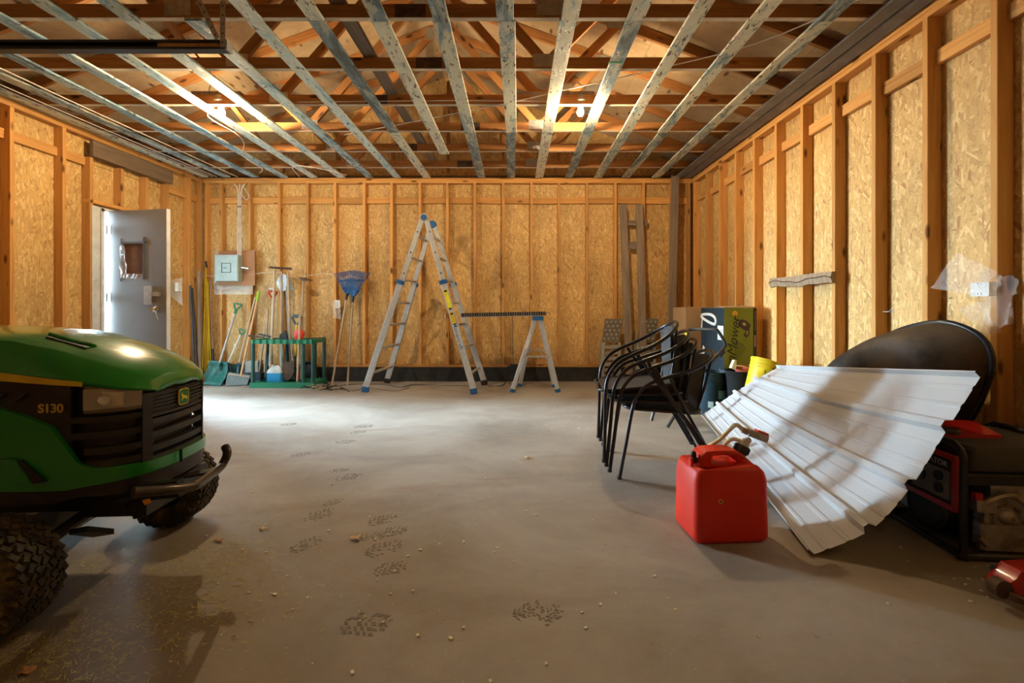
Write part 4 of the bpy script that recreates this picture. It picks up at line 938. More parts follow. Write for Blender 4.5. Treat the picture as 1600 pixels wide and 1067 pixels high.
# ------------------------------------------------------------------ wheelbarrow tray leaning on the wall
wbw = thing('wheelbarrow', 'dusty black wheelbarrow tray tipped up against the right wall studs', 'wheelbarrow', (2.3, 2.7, 0))
rimc = [(2.43,2.60,.25),(2.42,2.42,.47),(2.40,2.32,.66),(2.385,2.275,.80),(2.365,2.30,.91),(2.34,2.40,.975),(2.32,2.52,.985),(2.30,2.70,.94),(2.30,2.9,.85),(2.31,3.1,.74),(2.34,3.3,.58),(2.38,3.35,.42),(2.43,3.2,.25),(2.45,2.9,.18)]
rimc = [Vector(p) for p in rimc]
rs = smoothpath(rimc, 5, True); mb = MB(); mb.tube(rs, .015, 10, closed=True); build(mb, 'rim', M_blackm, wbw, 60)
cen = sum(rs, Vector())/len(rs)
rows = []
for f, inx in ((1.0, 0), (.985, -.02), (.93, -.09), (.84, -.17), (.72, -.225), (.55, -.245), (.3, -.25), (0.0, -.25)):
    c2 = cen+Vector((inx, .10*(1-f), -.02*(1-f)))
    rows.append([c2+(p-cen)*f if f > 0 else c2 for p in rs]+[c2+(rs[0]-cen)*f])
    rows[-1] = [Vector((p.x+ (0 if f > .99 else 0), p.y, p.z)) for p in rows[-1]]
mb = MB(); mb.grid(rows); tray = build(mb, 'tray', M_dust, wbw, 60)
mb = MB(); mb.tube(smoothpath([(2.30, 2.6, .03), (2.24, 2.62, .25), (2.10, 2.9, .42), (2.2, 3.4, .40)], 5), .016, 10); build(mb, 'frame_tube', M_blackm, wbw, 60)

# ------------------------------------------------------------------ floor jack at the right edge (partly in view)
fj = thing('floor_jack', 'red metal jack with black grip and small wheel at lower right edge', 'jack', (1.86, 1.66, 0))
mb = MB(); mb.tube([P(1553, 889, 1.72), P(1640, 886, 1.75)], .0135, 12); build(mb, 'black_grip', M_black, fj)
mb = MB(); c = P(1563, 918, 1.63); mb.cyl(c+Vector((0, -.015, 0)), c+Vector((0, .02, 0)), .032, n=20); build(mb, 'caster_wheel', M_rust, fj)
mb = MB(); q = [P(1572, 925, 1.62), P(1576, 912, 1.62), P(1588, 905, 1.62), P(1596, 893, 1.62), P(1640, 890, 1.62), P(1640, 935, 1.62), P(1600, 938, 1.62)]; mb.prism(q, (0, .07, 0)); build(mb, 'red_body', M_redp, fj)
mb = MB(); mb.bar(P(1576, 930, 1.6), P(1640, 955, 1.55), .022, .02, (0, 0, 1)); build(mb, 'side_arm', M_rust, fj)

# ------------------------------------------------------------------ ladder
ld = thing('folding_ladder', 'tall aluminium A-frame multi-position ladder with blue hinges by back wall', 'ladder', (-1.2, 6.0, 0))
tops = {('L', 0): Vector((-1.185, 5.72, 2.17)), ('R', 0): Vector((-1.125, 5.72, 2.17)), ('L', 1): Vector((-1.165, 6.2, 2.17)), ('R', 1): Vector((-1.105, 6.2, 2.17))}
feet = {('L', 0): F(571, 612), ('L', 1): F(604, 599), ('R', 0): F(741, 615), ('R', 1): F(757, 602)}
for k in tops:
    a, b = tops[k], feet[k].copy(); d = (b-a); side = k[0]
    brk = .36
    up_in = a; mid = a+d*(brk-.02)
    b2 = b+Vector((0, 0, .03))
    yn = Vector((0, -1, 0)) if k[1] == 0 else Vector((0, 1, 0))
    mb = MB(); mb.bar(a, a+d*.62, .062, .026, yn, .004); build(mb, 'inner_rail', M_alu, ld, 0)
    mb = MB(); lo0 = a+d*brk+yn*.030; mb.bar(lo0, b2+yn*.02, .078, .026, yn, .005); build(mb, 'outer_rail', M_alu, ld, 0)
    mb = MB(); mb.bar(b2+yn*.02-d.normalized()*.04, b+yn*.02+Vector((0, 0, .004)), .090, .045, yn, .008); build(mb, 'rubber_foot', plain('dark_blue_rubber', (.02, .05, .08), .6) if False else M_blue if k[1] == 0 else M_black, ld, 0)
    mb = MB(); mb.bar(lo0-d.normalized()*.02, lo0+d.normalized()*.03, .10, .034, yn, .006); mb.cyl(lo0+yn*.01, lo0+yn*.045, .022, n=12); build(mb, 'lock_tab', M_blue, ld)
    # dark rivets on upper rails
    for f in (.07, .19, .31):
        mb = MB(); c = a+d*f; mb.cyl(c+yn*.012, c+yn*.015, .010, n=10); build(mb, 'rivet', M_black, ld)
for k in (0, 1):
    c = (tops[('L', k)]+tops[('R', k)])/2+Vector((0, 0, .03)); yn = Vector((0, -1 if k == 0 else 1, 0))
    mb = MB(); mb.cyl(c-yn*.02, c+yn*.022, .052, n=24); h = build(mb, 'hinge', M_alud if k == 0 else M_blue, ld)
    mb = MB(); mb.cyl(c+yn*.022, c+yn*.034, .036, .030, 20); build(mb, 'hinge_knob', M_blue, h)
for side in 'LR':
    a0, b0 = tops[(side, 0)], feet[(side, 0)]; a1, b1 = tops[(side, 1)], feet[(side, 1)]
    for i, f in enumerate((.09, .215, .345, .48, .61, .745, .89)):
        p = a0.lerp(b0, f); q = a1.lerp(b1, f)
        d = (b0-a0).normalized()
        ov = .03 if f > .34 else 0
        mb = MB(); mb.bar(p-Vector((0, ov*.5, 0)), q+Vector((0, ov*.5, 0)), .034, .030, d, .006); build(mb, 'rung', M_alud, ld, 0)
dR = (feet[('R', 0)]-tops[('R', 0)]).normalized(); yn = Vector((0, -1, 0)); aR = tops[('R', 0)]; LR = (feet[('R', 0)]-aR).length
def lab(f0, f1, wd, mat, nm, off=.0465): mb = MB(); mb.bar(aR+dR*LR*f0+yn*off, aR+dR*LR*f1+yn*off, wd, .001, yn); return build(mb, nm, mat, ld, 0)
Y1_ = lab(.405, .52, .050, plain('yellow_label', (.75, .72, .03), .5), 'yellow_label'); lab(.535, .60, .050, M_yellow, 'yellow_label')
for f in (.41, .51, .54): lab(f, f+.010, .034, M_black, 'label_mark', .0475)
lab(.605, .74, .050, M_white, 'white_label')
text('Mastercraft', .072, basis(dR, Vector((dR.z*-1, 0, dR.x)), aR+dR*LR*.672+yn*.048), M_blue, ld, 'lettering', .0006, bold=.0008)

# trestle
ts = thing('trestle', 'short aluminium trestle with blue cap holding the end of the plank', 'trestle', (.3, 5.8, 0))
TT = P(840, 494.6, 5.85)
fts = [F(800, 613), F(872, 613), F(812, 604), F(866, 605)]
for f in fts:
    a = Vector((TT.x+(-.035 if f.x < .25 else .035), 5.72 if f.y < 5.85 else 5.98, TT.z-.03))
    mb = MB(); mb.bar(a, f+Vector((0, 0, .01)), .052, .024, (0, -1, 0), .004); rl = build(mb, 'leg', M_alu, ts, 0)
    mb = MB(); mb.bar(f+(a-f).normalized()*.045, f+Vector((0, 0, .002)), .066, .034, (0, -1, 0), .004); build(mb, 'foot', M_blue, rl, 0)
mb = MB(); mb.box((TT.x, 5.85, TT.z-.02), (.135, .34, .05), None, .01); build(mb, 'blue_cap', M_blue, ts)
for z, k in ((.42, 0), (.42, 1)):
    for y, (fa, fb) in ((0, (fts[0], fts[1])), (1, (fts[2], fts[3]))):
        pass
za = .45
def legp(f, z): a = Vector((TT.x+(-.035 if f.x < .25 else .035), 5.72 if f.y < 5.85 else 5.98, TT.z-.03)); t = z/(a.z); return f.lerp(a, t)
mb = MB(); mb.bar(legp(fts[0], za), legp(fts[1], za), .032, .02, (0, 0, 1)); mb.bar(legp(fts[2], za+.05), legp(fts[3], za+.05), .032, .02, (0, 0, 1)); build(mb, 'cross_bar', M_alud, ts, 0)
mb = MB(); mb.bar(legp(fts[0], za), legp(fts[2], za), .05, .02, (0, 0, 1)); mb.bar(legp(fts[1], za), legp(fts[3], za), .05, .02, (0, 0, 1)); build(mb, 'tread', M_alud, ts, 0)
mb = MB(); a = legp(fts[0], .72); b = legp(fts[0], .55); mb.bar(a+Vector((0, -.014, 0)), b+Vector((0, -.014, 0)), .034, .002, (0, -1, 0)); build(mb, 'warning_label', M_white, ts, 0)
# plank
pk = thing('scaffold_plank', 'dark slotted metal plank laid between ladder rung and trestle', 'plank', (-.15, 5.85, 1.0))
pa, pb = Vector((-.69, 5.86, .985)), Vector((.385, 5.86, 1.005))
mb = MB(); mb.bar(pa, pb, .26, .006, (0, 0, 1)); build(mb, 'deck', M_darks, pk, 0)
for s in (-1, 1):
    mb = MB(); o = Vector((0, s*.132, -.014)); mb.bar(pa+o, pb+o, .006, .044, (0, 0, 1)); build(mb, 'side_flange', M_darks, pk, 0)
for i in range(36):
    c = pa.lerp(pb, (i+.5)/36); mb = MB(); mb.box(c+Vector((0, -.1365, -.012)), (.006, .004, .036)) ; build(mb, 'flange_rib', M_steel if i % 3 == 0 else M_alud, pk, 0)
mb = MB(); mb.bar(pa+Vector((0, -.13, -.04)), pb+Vector((-.1, -.13, -.04)), .012, .008, (0, 0, 1)); build(mb, 'lower_edge', M_alud, pk, 0)

# ------------------------------------------------------------------ back-left tools
def pole(mb, a, b, r=.014, r2=None, n=10): mb.tube([a, b], [r, r if r2 is None else r2], n)
def single(name, label, cat, fn, mat, group=None):
    mb = MB(); fn(mb); o = build(mb, name, mat); return tag(o, label, cat, group)
single('metal_bar', 'dark metal bar leaning in the back left corner, outer one', 'bar', lambda m: pole(m, P(297.5, 446, 6.16), P(305, 604, 6.12), .014), M_darks)
single('metal_bar', 'dark metal bar leaning beside the outer bar, against left wall corner', 'bar', lambda m: pole(m, P(300.5, 450, 6.22), P(311, 602, 6.20), .012), M_darks)
single('wooden_pole', 'brown wooden pole standing between dark bars and yellow strips', 'pole', lambda m: m.bar(P(311.5, 424, 6.36), P(312.5, 598, 6.33), .04, .03, (0, -1, 0)), M_grey)
for i, (a, b) in enumerate((((322, 418), (317, 580)), ((324, 430), (321, 580)), ((326, 434), (325, 578)), ((325, 450), (329, 576)))):
    pass
ys = thing('yellow_strips', 'bundle of thin yellow plastic strips standing in the corner', 'strips', P(322, 575, 6.44))
for a, b in (((322, 412), (316, 582)), ((320, 432), (319.5, 582)), ((323, 436), (322, 581)), ((325, 440), (325.5, 580)), ((324, 452), (329.5, 572))):
    mb = MB(); mb.bar(P(a[0], a[1], 6.5), P(b[0], b[1], 6.44), .011, .008, (0, -1, 0)); build(mb, 'strip', M_yellow, ys, 0)
mb = MB(); mb.bar(P(321.5, 408, 6.495), P(323, 418, 6.495), .02, .012, (0, -1, 0)); build(mb, 'end_tie', M_black, ys, 0)
single('wooden_pole', 'thin dark pole standing right of the yellow strips', 'pole', lambda m: pole(m, P(328.5, 438, 6.52), P(333, 580, 6.42), .011), M_grey)
single('metal_bar', 'short dark bar stub behind the teal snow shovel', 'bar', lambda m: pole(m, P(332, 545, 6.45), P(333, 580, 6.4), .02), M_darks)
def dgrip(mb, c, ax, s=.06, up=None):
    """D shaped grip; c base point, ax along the shaft upward"""
    ax = ax.normalized(); sd = Vector((0, 1, 0)).cross(ax).normalized()
    pts = [c, c+ax*s*.35+sd*s*.35, c+ax*s*1.2+sd*s*.75, c+ax*s*1.25, c+ax*s*1.2-sd*s*.75, c+ax*s*.35-sd*s*.35]
    mb.tube(smoothpath(pts, 3, True), s*.17, 8, closed=True)
# teal snow shovel
sn = thing('snow_shovel', 'wide teal plastic snow shovel with D grip, leaning on back wall', 'shovel', F(330, 602))
ya, yb_ = 6.38, 6.22
top = P(369, 484, 6.52); bot = P(343, 567, 6.33)
mb = MB(); pole(mb, top, bot, .016); build(mb, 'shaft', M_alud, sn)
mb = MB(); dgrip(mb, top, top-bot, .07); mb.cyl(top-(top-bot).normalized()*.06, top, .02); build(mb, 'grip', M_rackg, sn)
mb = MB(); rows = []
for i in range(8):
    u = i/7
    zc_ = lambda t: 0
    row = []
    for k in range(15):
        v = k/14; L0 = P(329, 563, 6.36).lerp(P(306, 600, 6.20), u); R0 = P(357, 565, 6.36).lerp(P(346, 603, 6.18), u)
        p = L0.lerp(R0, v); p = p+Vector((0, .07*math.sin(PI*u)-.03*(abs(v-.5)*2)**4+(.010 if (k % 4 in (1, 2) and .1 < u < .95) else 0), 0)); row.append(p)
    rows.append(row)
mb.grid(rows); bl = build(mb, 'blade', M_teal, sn, 30); bl.modifiers.new('t', 'SOLIDIFY').thickness = .006
mb = MB(); pole(mb, bot, bot+(bot-top).normalized()*.12+Vector((0, -.01, 0)), .026, .012); build(mb, 'socket', M_teal, sn)
# small shovel / snow brush
s2 = thing('snow_brush', 'small dark blue car snow shovel with green D grip behind the teal shovel', 'shovel', F(360, 600))
top = P(376, 523, 6.5); bot = P(354, 572, 6.42)
mb = MB(); pole(mb, top, bot, .012); mb.cyl(P(369.5, 537, 6.48), P(368, 541, 6.48), .022); build(mb, 'shaft', M_white, s2)
mb = MB(); dgrip(mb, top, top-bot, .06); build(mb, 'grip', M_rackg, s2)
mb = MB(); rows = [[P(353+v*22+(-4*u), 567+3*v+u*32, 6.44-.10*u+.03*math.sin(PI*v)) for v in [k/6 for k in range(7)]] for u in [i/6 for i in range(7)]]; mb.grid(rows); b_ = build(mb, 'blade', plain('dark_teal_plastic', (.01, .07, .09), .4), s2, 30); b_.modifiers.new('t', 'SOLIDIFY').thickness = .008
mb = MB(); mb.tube(smoothpath([P(350, 566, 6.42), P(357, 568, 6.38), P(361, 578, 6.36), P(358, 590, 6.35)], 4), .012, 8); build(mb, 'arm', M_bucket, s2)
# push broom
br = thing('push_broom', 'push broom with grey bristles and orange wooden handle with lime tip', 'broom', F(372, 600))
top = P(402.5, 465, 6.52); bot = P(376, 588, 6.2); d = (bot-top)
mb = MB(); pole(mb, top, bot, .013); build(mb, 'handle', M_handle2, br)
mb = MB(); pole(mb, top-d.normalized()*.09, top+d.normalized()*.05, .022, .018); build(mb, 'lime_tip', M_lime, br)
a = P(357, 588, 6.18); b = P(391, 594, 6.26)
mb = MB(); mb.bar(a+Vector((0, 0, .035)), b+Vector((0, 0, .045)), .06, .035, (0, 0, 1), .006); hd = build(mb, 'head', M_rampl, br, 0)
for k in range(34):
    c = a.lerp(b, (k+.5)/34); mb = MB(); mb.bar(c+Vector((0, 0, .02)), Vector((c.x*1.0-.012, c.y-.03, .004)), .006, .045, (0, 1, 0)); build(mb, 'bristle_tuft', M_darks if k % 2 else M_panel, br, 0)
# second pole + grey scoop
sc_ = thing('snow_pusher', 'grey-blue curved snow pusher with grey wooden handle behind the broom', 'shovel', F(385, 597))
top = P(399, 464, 6.54); bot = P(374, 566, 6.44)
mb = MB(); pole(mb, top, bot, .013); build(mb, 'handle', M_handle, sc_)
mb = MB(); rows = [[P(371+v*27-2*u, 566+u*28, 6.46-.10*u*u+.05*math.sin(PI*u)) for v in [k/6 for k in range(7)]] for u in [i/7 for i in range(8)]]; mb.grid(rows); b_ = build(mb, 'blade', plain('slate_plastic', (.06, .085, .095), .45, dirt=(.2, .2, .18), dirtamt=.2), sc_, 30); b_.modifiers.new('t', 'SOLIDIFY').thickness = .008
# rack
rk = thing('tool_rack', 'green plastic garden tool rack on the floor by the back wall', 'tool rack', F(445, 600))
ra, rb = -3.50, -2.70; ry0, ry1 = 6.05, 6.40; zr = .615
for y in (ry0, ry1):
    mb = MB(); n = 9
    outer = []
    for i in range(n*4+1):
        x = ra+(rb-ra)*i/(n*4); outer.append((x, y+(-.028 if (i // 2) % 2 else -.045), zr-.03))
    inner = [(x, y+(.028 if (i // 2) % 2 else .045), zr-.03) for i, (x, _, _) in enumerate(outer)]
    rows = [[Vector(p) for p in outer], [Vector(p)+Vector((0, 0, .055)) for p in outer], [Vector(p)+Vector((0, 0, .055)) for p in inner], [Vector(p) for p in inner], [Vector(p) for p in outer]]
    mb.grid(rows); build(mb, 'top_rail', M_rackg, rk, 0)
mb = MB(); mb.box((ra, (ry0+ry1)/2, zr), (.06, ry1-ry0, .05)); mb.box((rb, (ry0+ry1)/2, zr), (.06, ry1-ry0, .05)); build(mb, 'end_rail', M_rackg, rk)
mb = MB()
for c, d in ((((ra+rb)/2, ry0, .035), (rb-ra+.06, .07, .07)), (((ra+rb)/2, ry1, .035), (rb-ra+.06, .07, .07)), ((ra, (ry0+ry1)/2, .035), (.07, ry1-ry0, .068)), ((rb, (ry0+ry1)/2, .035), (.07, ry1-ry0, .068))): mb.box(c, d, None, .006)
build(mb, 'base_frame', M_rackg, rk)
for x in (ra, ra+.27*0+.28, rb-.13, rb):
    for y in (ry0, ry1):
        if x in (ra+.28,) and y == ry0: continue
        mb = MB(); mb.cyl((x, y, .065), (x, y, zr-.02), .024, n=14); build(mb, 'leg', M_rackp, rk)
# blue jug
jg = thing('washer_fluid_jug', 'translucent jug half full of blue washer fluid before the tool rack', 'jug', F(427, 604))
c = F(427, 604)+Vector((0, .08, 0))
def rj(z, s, k=1): return [p+Vector((c.x, c.y, 0)) for p in ssec(z, -.105*s, .105*s, -.075*s*k, .075*s*k, .03*s)]
mb = MB(); rg = [rj(0, .94), rj(.008, 1), rj(.178, 1)]; mb.grid(rg); mb.add(rg[0][:-1], [tuple(range(20))]); mb.add(rg[-1][:-1], [tuple(range(20))]); build(mb, 'fluid', M_fluid, jg)
mb = MB(); rg = [rj(.179, 1), rj(.20, .985), rj(.225, .86), rj(.25, .62), rj(.262, .38)]; mb.grid(rg); mb.add(rg[-1][:-1], [tuple(range(20))]); build(mb, 'jug_shoulder', M_jug, jg)
mb = MB(); mb.cyl(c+Vector((-.045, 0, .245)), c+Vector((-.045, 0, .285)), .024); build(mb, 'cap', M_white, jg)
mb = MB(); mb.tube(smoothpath([c+Vector((-.01, -.01, .255)), c+Vector((.03, -.02, .268)), c+Vector((.075, -.03, .235)), c+Vector((.085, -.04, .19))], 4), .013, 8); build(mb, 'handle', M_jug, jg)
mb = MB(); mb.prism([c+Vector((.0, -.0555, .215)), c+Vector((.055, -.062, .205)), c+Vector((.06, -.066, .195)), c+Vector((.01, -.062, .205))], (0, -.008, .002)); build(mb, 'handle_gap', M_darks, jg)

G_ = 'long-handled garden tools standing in the rack'
# leaf: T-topped hoe/rake
t = thing('garden_rake', 'long grey tool with thin T shaped head up, tallest in the rack', 'rake', P(440, 600, 6.25), 0, G_)
mb = MB(); pole(mb, P(440, 424, 6.4), P(438.5, 592, 6.25), .015); build(mb, 'handle', M_handle, t)
mb = MB(); mb.bar(P(421, 417.5, 6.38), P(456, 420.5, 6.42), .012, .03, (0, 0, 1)); [mb.cyl(P(422+3*k, 418, 6.39), P(422+3*k, 418, 6.39)+Vector((0, -.07, -.01)), .004, n=6) for k in range(12)]; pole(mb, P(440, 419, 6.4), P(440, 428, 6.4), .010); build(mb, 'rake_head', M_rust, t)
# spade with blade up (two grey blades)
t = thing('round_shovel', 'round-bladed shovel with grey steel blade up behind the T head', 'shovel', P(446, 600, 6.35), 0, G_)
bl = [(432, 441), (436, 431), (442, 427), (447, 430), (449, 440), (447, 452), (443, 455), (436, 454)]
mb = MB(); mb.prism([P(a, b, 6.47) for a, b in bl], (0, .012, 0)); build(mb, 'blade', M_galv, t, 30)
mb = MB(); pole(mb, P(442, 455, 6.47), P(441, 596, 6.38), .014); build(mb, 'handle', M_handle, t)
t = thing('square_shovel', 'pale grey square blade standing up beside the round blade', 'shovel', P(452, 600, 6.38), 0, G_)
mb = MB(); mb.prism([P(a, b, 6.50) for a, b in [(448, 432), (452, 437), (459, 452), (452, 454), (446, 452)]], (0, .01, 0)); build(mb, 'blade', M_panel, t, 30)
mb = MB(); pole(mb, P(447, 440, 6.49), P(455, 590, 6.3), .012); build(mb, 'handle', M_steel, t)
# pole left w/o head
single('wooden_stick', 'thick grey wooden handle standing left in the rack', 'tool', lambda m: pole(m, P(429.5, 422, 6.42), P(422, 594, 6.2), .017, .018), M_handle, G_)
single('wooden_stick', 'short grey stick low in the rack, left of the thick handle', 'tool', lambda m: pole(m, P(418.5, 484, 6.45), P(413, 590, 6.3), .013), M_handle, G_)
single('wooden_stick', 'darker short stick crossing behind the thick handle', 'tool', lambda m: pole(m, P(416, 500, 6.47), P(404, 590, 6.4), .012), M_handle, G_)
t = thing('garden_spade', 'spade with rusty blade down and grey wooden shaft, mid rack', 'spade', P(451, 602, 6.15), 0, G_)
mb = MB(); pole(mb, P(450, 426, 6.42), P(453, 520, 6.3), .016); pole(mb, P(453, 520, 6.3), P(458, 562, 6.2), .016, .014); build(mb, 'handle', M_handle, t)
mb = MB(); mb.prism([P(a, b, 6.17) for a, b in [(441, 566), (460, 564), (459, 582), (453, 592), (447, 595), (441, 586)]], (0, .012, 0)); build(mb, 'blade', M_rust, t, 30)
t = thing('garden_fork', 'red D-gripped tool with pale shaft standing in the rack', 'fork', P(426, 602, 6.2), 0, G_)
mb = MB(); dgrip(mb, P(426, 466, 6.45), Vector((0.02, 0, 1)), .075); build(mb, 'red_grip', M_redp, t)
mb = MB(); mb.bar(P(420.5, 451, 6.43), P(431, 451, 6.43), .018, .02, (0, 0, 1)); build(mb, 'grip_bar', M_alud, t)
mb = MB(); pole(mb, P(426, 466, 6.45), P(423, 555, 6.25), .012); build(mb, 'handle', M_alud, t)
mb = MB(); mb.prism([P(a, b, 6.25) for a, b in [(420, 552), (426, 552), (426, 572), (423, 582), (419, 570)]], (0, .01, 0)); build(mb, 'blade', M_steel, t)
# yellow shaft with dark D grip
t = thing('garden_spade', 'yellow-shafted spade with dark blue-grey D grip at the rack right end', 'spade', P(463, 602, 6.3), 0, G_)
mb = MB(); dgrip(mb, P(463.5, 507, 6.3), Vector((0, 0, 1)), .085); mb.bar(P(459, 493, 6.28), P(469, 493, 6.28), .02, .03, (0, 0, 1)); build(mb, 'grip', plain('slate_grip', (.05, .085, .10), .4), t)
mb = MB(); pole(mb, P(463.5, 507, 6.3), P(461, 560, 6.25), .015); build(mb, 'handle', M_yellow, t)
mb = MB(); pole(mb, P(461, 556, 6.25), P(460, 592, 6.2), .013); build(mb, 'socket', M_darks, t)
# hoe with head up + sledge at bottom
t = thing('garden_hoe', 'hoe with flat dark blade up at right of the rack', 'hoe', P(473, 602, 6.1), 0, G_)
mb = MB(); pole(mb, P(473.5, 438, 6.36), P(470, 592, 6.30), .012); pole(mb, P(473, 433, 6.36), P(473.5, 447, 6.36), .004, .013); build(mb, 'handle', M_handle, t)
mb = MB(); mb.prism([P(a, b, 6.34) for a, b in [(467, 434), (474, 435), (487, 439), (480, 439.5), (471, 438)]], (0, .06, .012)); build(mb, 'blade', M_rust, t)
t = thing('sledgehammer', 'sledgehammer standing head down in front of the rack', 'hammer', F(464, 606))
hp0 = F(463, 605)+Vector((0, .03, 0)); mb = MB(); pole(mb, P(469, 492, 6.02), hp0+Vector((0, 0, .03)), .015); build(mb, 'handle', M_handle, t)
mb = MB(); mb.box(hp0+Vector((0, 0, .034)), (.14, .06, .06), None, .012); build(mb, 'head', M_rust, t)
t = thing('hand_reel', 'round red disc leaning on the rack rail', 'reel', P(467, 523, 6.08))
mb = MB(); c = P(467.5, 522, 6.2); mb.lathe([(0, .02), (.02, .022), (.035, .012), (.06, .012), (.072, .006), (.072, -.01), (0, -.01)], c, (0, -1, .1), 28); build(mb, 'disc', M_red, t)
mb = MB(); mb.cyl(c+Vector((-.03, .0, -.07)), c+Vector((-.07, 0, -.075)), .014); build(mb, 'stub', M_red, t)
single('long_rod', 'thin dark rod lying across the rack rail, sticking out right', 'rod', lambda m: pole(m, P(470, 530, 6.12), P(508, 527, 6.12), .006), M_darks)
single('hand_saw', 'dark tool with reddish shaft lying on the left end of the rack', 'tool', lambda m: (pole(m, P(389, 524.5, 6.2), P(412, 527, 6.1), .012, .008), m.bar(P(404, 522, 6.1), P(422, 526, 6.1), .03, .02, (0, 0, 1))), M_darks)
single('trowel', 'dark metal trowel head sticking out over the middle of the rack', 'trowel', lambda m: m.prism([P(a, b, 6.18) for a, b in [(436, 530), (437, 522), (442, 520), (446, 516), (448, 524), (449, 531)]], (0, .03, 0)), M_darks)
single('drain_pipe', 'grey plastic pipe standing inside the tool rack', 'pipe', lambda m: m.cyl(P(440, 535, 6.32), P(441.5, 597, 6.22), .028, n=14), M_panel)
single('black_tub', 'round black tub behind the right end of the tool rack', 'tub', lambda m: m.lathe([(0, 0), (.11, 0), (.13, .03), (.13, .05), (.12, .05), (.1, .02)], P(482, 579, 6.5), (0, -1, .25), 24), M_black)
single('cinder_block', 'grey concrete block on the floor behind the snow pusher', 'block', lambda m: m.box(P(397, 572, 6.48), (.18, .12, .16)), M_rampl)
single('tin_box', 'small dark blue tin on the floor inside the rack', 'tin', lambda m: m.box(P(404, 590, 6.25), (.12, .1, .14), None, .01), M_bucket)
single('red_can', 'small red can standing inside the rack at right', 'can', lambda m: m.cyl(P(464, 593, 6.3), P(464, 580, 6.3), .035, n=16), M_redp)

# blue leaf rakes
def leafrake(cx, top_y, wpx, hand_a, hand_b, Yt, label):
    t = thing('leaf_rake', label, 'rake', (hand_b.x, hand_b.y, 0), 0, 'blue leaf rakes')
    neck = hand_a; mb = MB(); n = 15
    for i in range(n):
        v = -1+2*i/(n-1); tip = P(cx+v*wpx/2, top_y+4*abs(v), Yt-.02-.03*abs(v)); m1 = neck.lerp(tip, .5)+Vector((0, -.01, .0))
        mb.tube(smoothpath([neck, m1, tip, tip+Vector((0, -.05, .006))], 3), .005, 6)
    build(mb, 'tines', M_blue, t)
    mb = MB(); mb.bar(neck.lerp(P(cx-wpx*.36, top_y+14, Yt-.02), 1), neck.lerp(P(cx+wpx*.36, top_y+14, Yt-.02), 1), .02, .006, (0, -1, 0)); mb.prism([P(cx-2.5, neck_y(neck), Yt-.012) for _ in (0,)]+[P(cx-8, top_y+30, Yt-.02), P(cx+8, top_y+30, Yt-.02)], (0, .01, 0)); build(mb, 'brace', M_blue, t)
    mb = MB(); pole(mb, hand_a, hand_b, .0125); build(mb, 'handle', M_handle, t)
    mb = MB(); pole(mb, hand_a+Vector((0, 0, .03)), hand_a.lerp(hand_b, .05), .019, .016); build(mb, 'socket', M_blue if cx < 545 else M_darks, t)
def neck_y(n): return VY+(HC-n.z)*FP/n.y
leafrake(546, 425, 46, P(542, 462, 6.5), F(519, 601), 6.52, 'blue fan leaf rake, left handle slanting, against back wall')
leafrake(554, 424, 46, P(551.5, 466, 6.46), F(543, 602), 6.48, 'blue fan leaf rake, right one with upright handle and dark socket')

# outlets with plastic, electrics
def outlet(name, c, nrm, label, wd=.072, hg=.115):
    t = thing(name, label, 'outlet', c)
    n = Vector(nrm); s = Vector((0, 0, 1)).cross(n)
    R = Matrix((s, Vector((0, 0, 1)), n)).transposed()
    mb = MB(); mb.box(Vector(c), (wd, hg, .04), R, .004); bx_ = build(mb, 'cover', M_white, t)
    for dz in (-.028, .028):
        mb = MB()
        for a, b, h in ((-.009, .004, .010), (.009, .004, .012), (0, -.009, .005)): mb.box(Vector(c)+s*a+Vector((0, 0, dz+b))+n*.0205, (.003, h, .001), R)
        build(mb, 'slots', M_black, bx_)
    return t
outlet('outlet', P(528, 475, 6.5), (0, -1, 0), 'white outlet on the back wall left of the blue rakes')
outlet('outlet', (2.515, 2.445, P(1535, 452, 2.445).z), (-1, 0, 0), 'white duplex outlet on the right wall under torn plastic', .10, .075)
outlet('outlet', (SXL+.03, 6.02, P(272, 448, 5.98).z), (1, 0, 0), 'white switch box right of the side door')
def film(name, label, pts_uv, nu=10, nv=8, amp=.03, mat=None, seed=1, nrm=(0, -1, 0)):
    rnd = random.Random(seed); a, b, c, d = [Vector(p) for p in pts_uv]; n = Vector(nrm); rows = []
    for i in range(nv+1):
        v = i/nv; row = []
        for j in range(nu+1):
            u = j/nu; p = a.lerp(b, u).lerp(d.lerp(c, u), v); row.append(p+n*(amp*abs(math.sin(5*u+3*v+seed))*rnd.uniform(.3, 1))+Vector((0, 0, rnd.uniform(-.2, .2)*amp)))
        rows.append(row)
    mb = MB(); mb.grid(rows); return tag(build(mb, name, mat or M_poly, smooth=60), label, 'plastic sheet')
def pr(px, py, X): Y = FP*X/(px-VX); return P(px, py, Y)
film('plastic_film', 'clear torn plastic sheet around the outlet on the right wall, upper flap', [pr(1456, 450, 2.49), pr(1496, 394, 2.50), pr(1560, 425, 2.505), pr(1530, 462, 2.505)], 10, 8, .015, seed=2, nrm=(-1, 0, 0))
film('plastic_film', 'crumpled clear plastic hanging right of the outlet on the right wall', [pr(1540, 425, 2.46), pr(1594, 432, 2.47), pr(1588, 505, 2.46), pr(1540, 525, 2.46)], 12, 12, .05, seed=4, nrm=(-1, 0, 0))
film('plastic_film', 'lower hanging tail of clear plastic above the wheelbarrow', [pr(1500, 482, 2.50), pr(1540, 470, 2.49), pr(1566, 520, 2.47), pr(1545, 528, 2.47)], 8, 8, .03, seed=8, nrm=(-1, 0, 0))
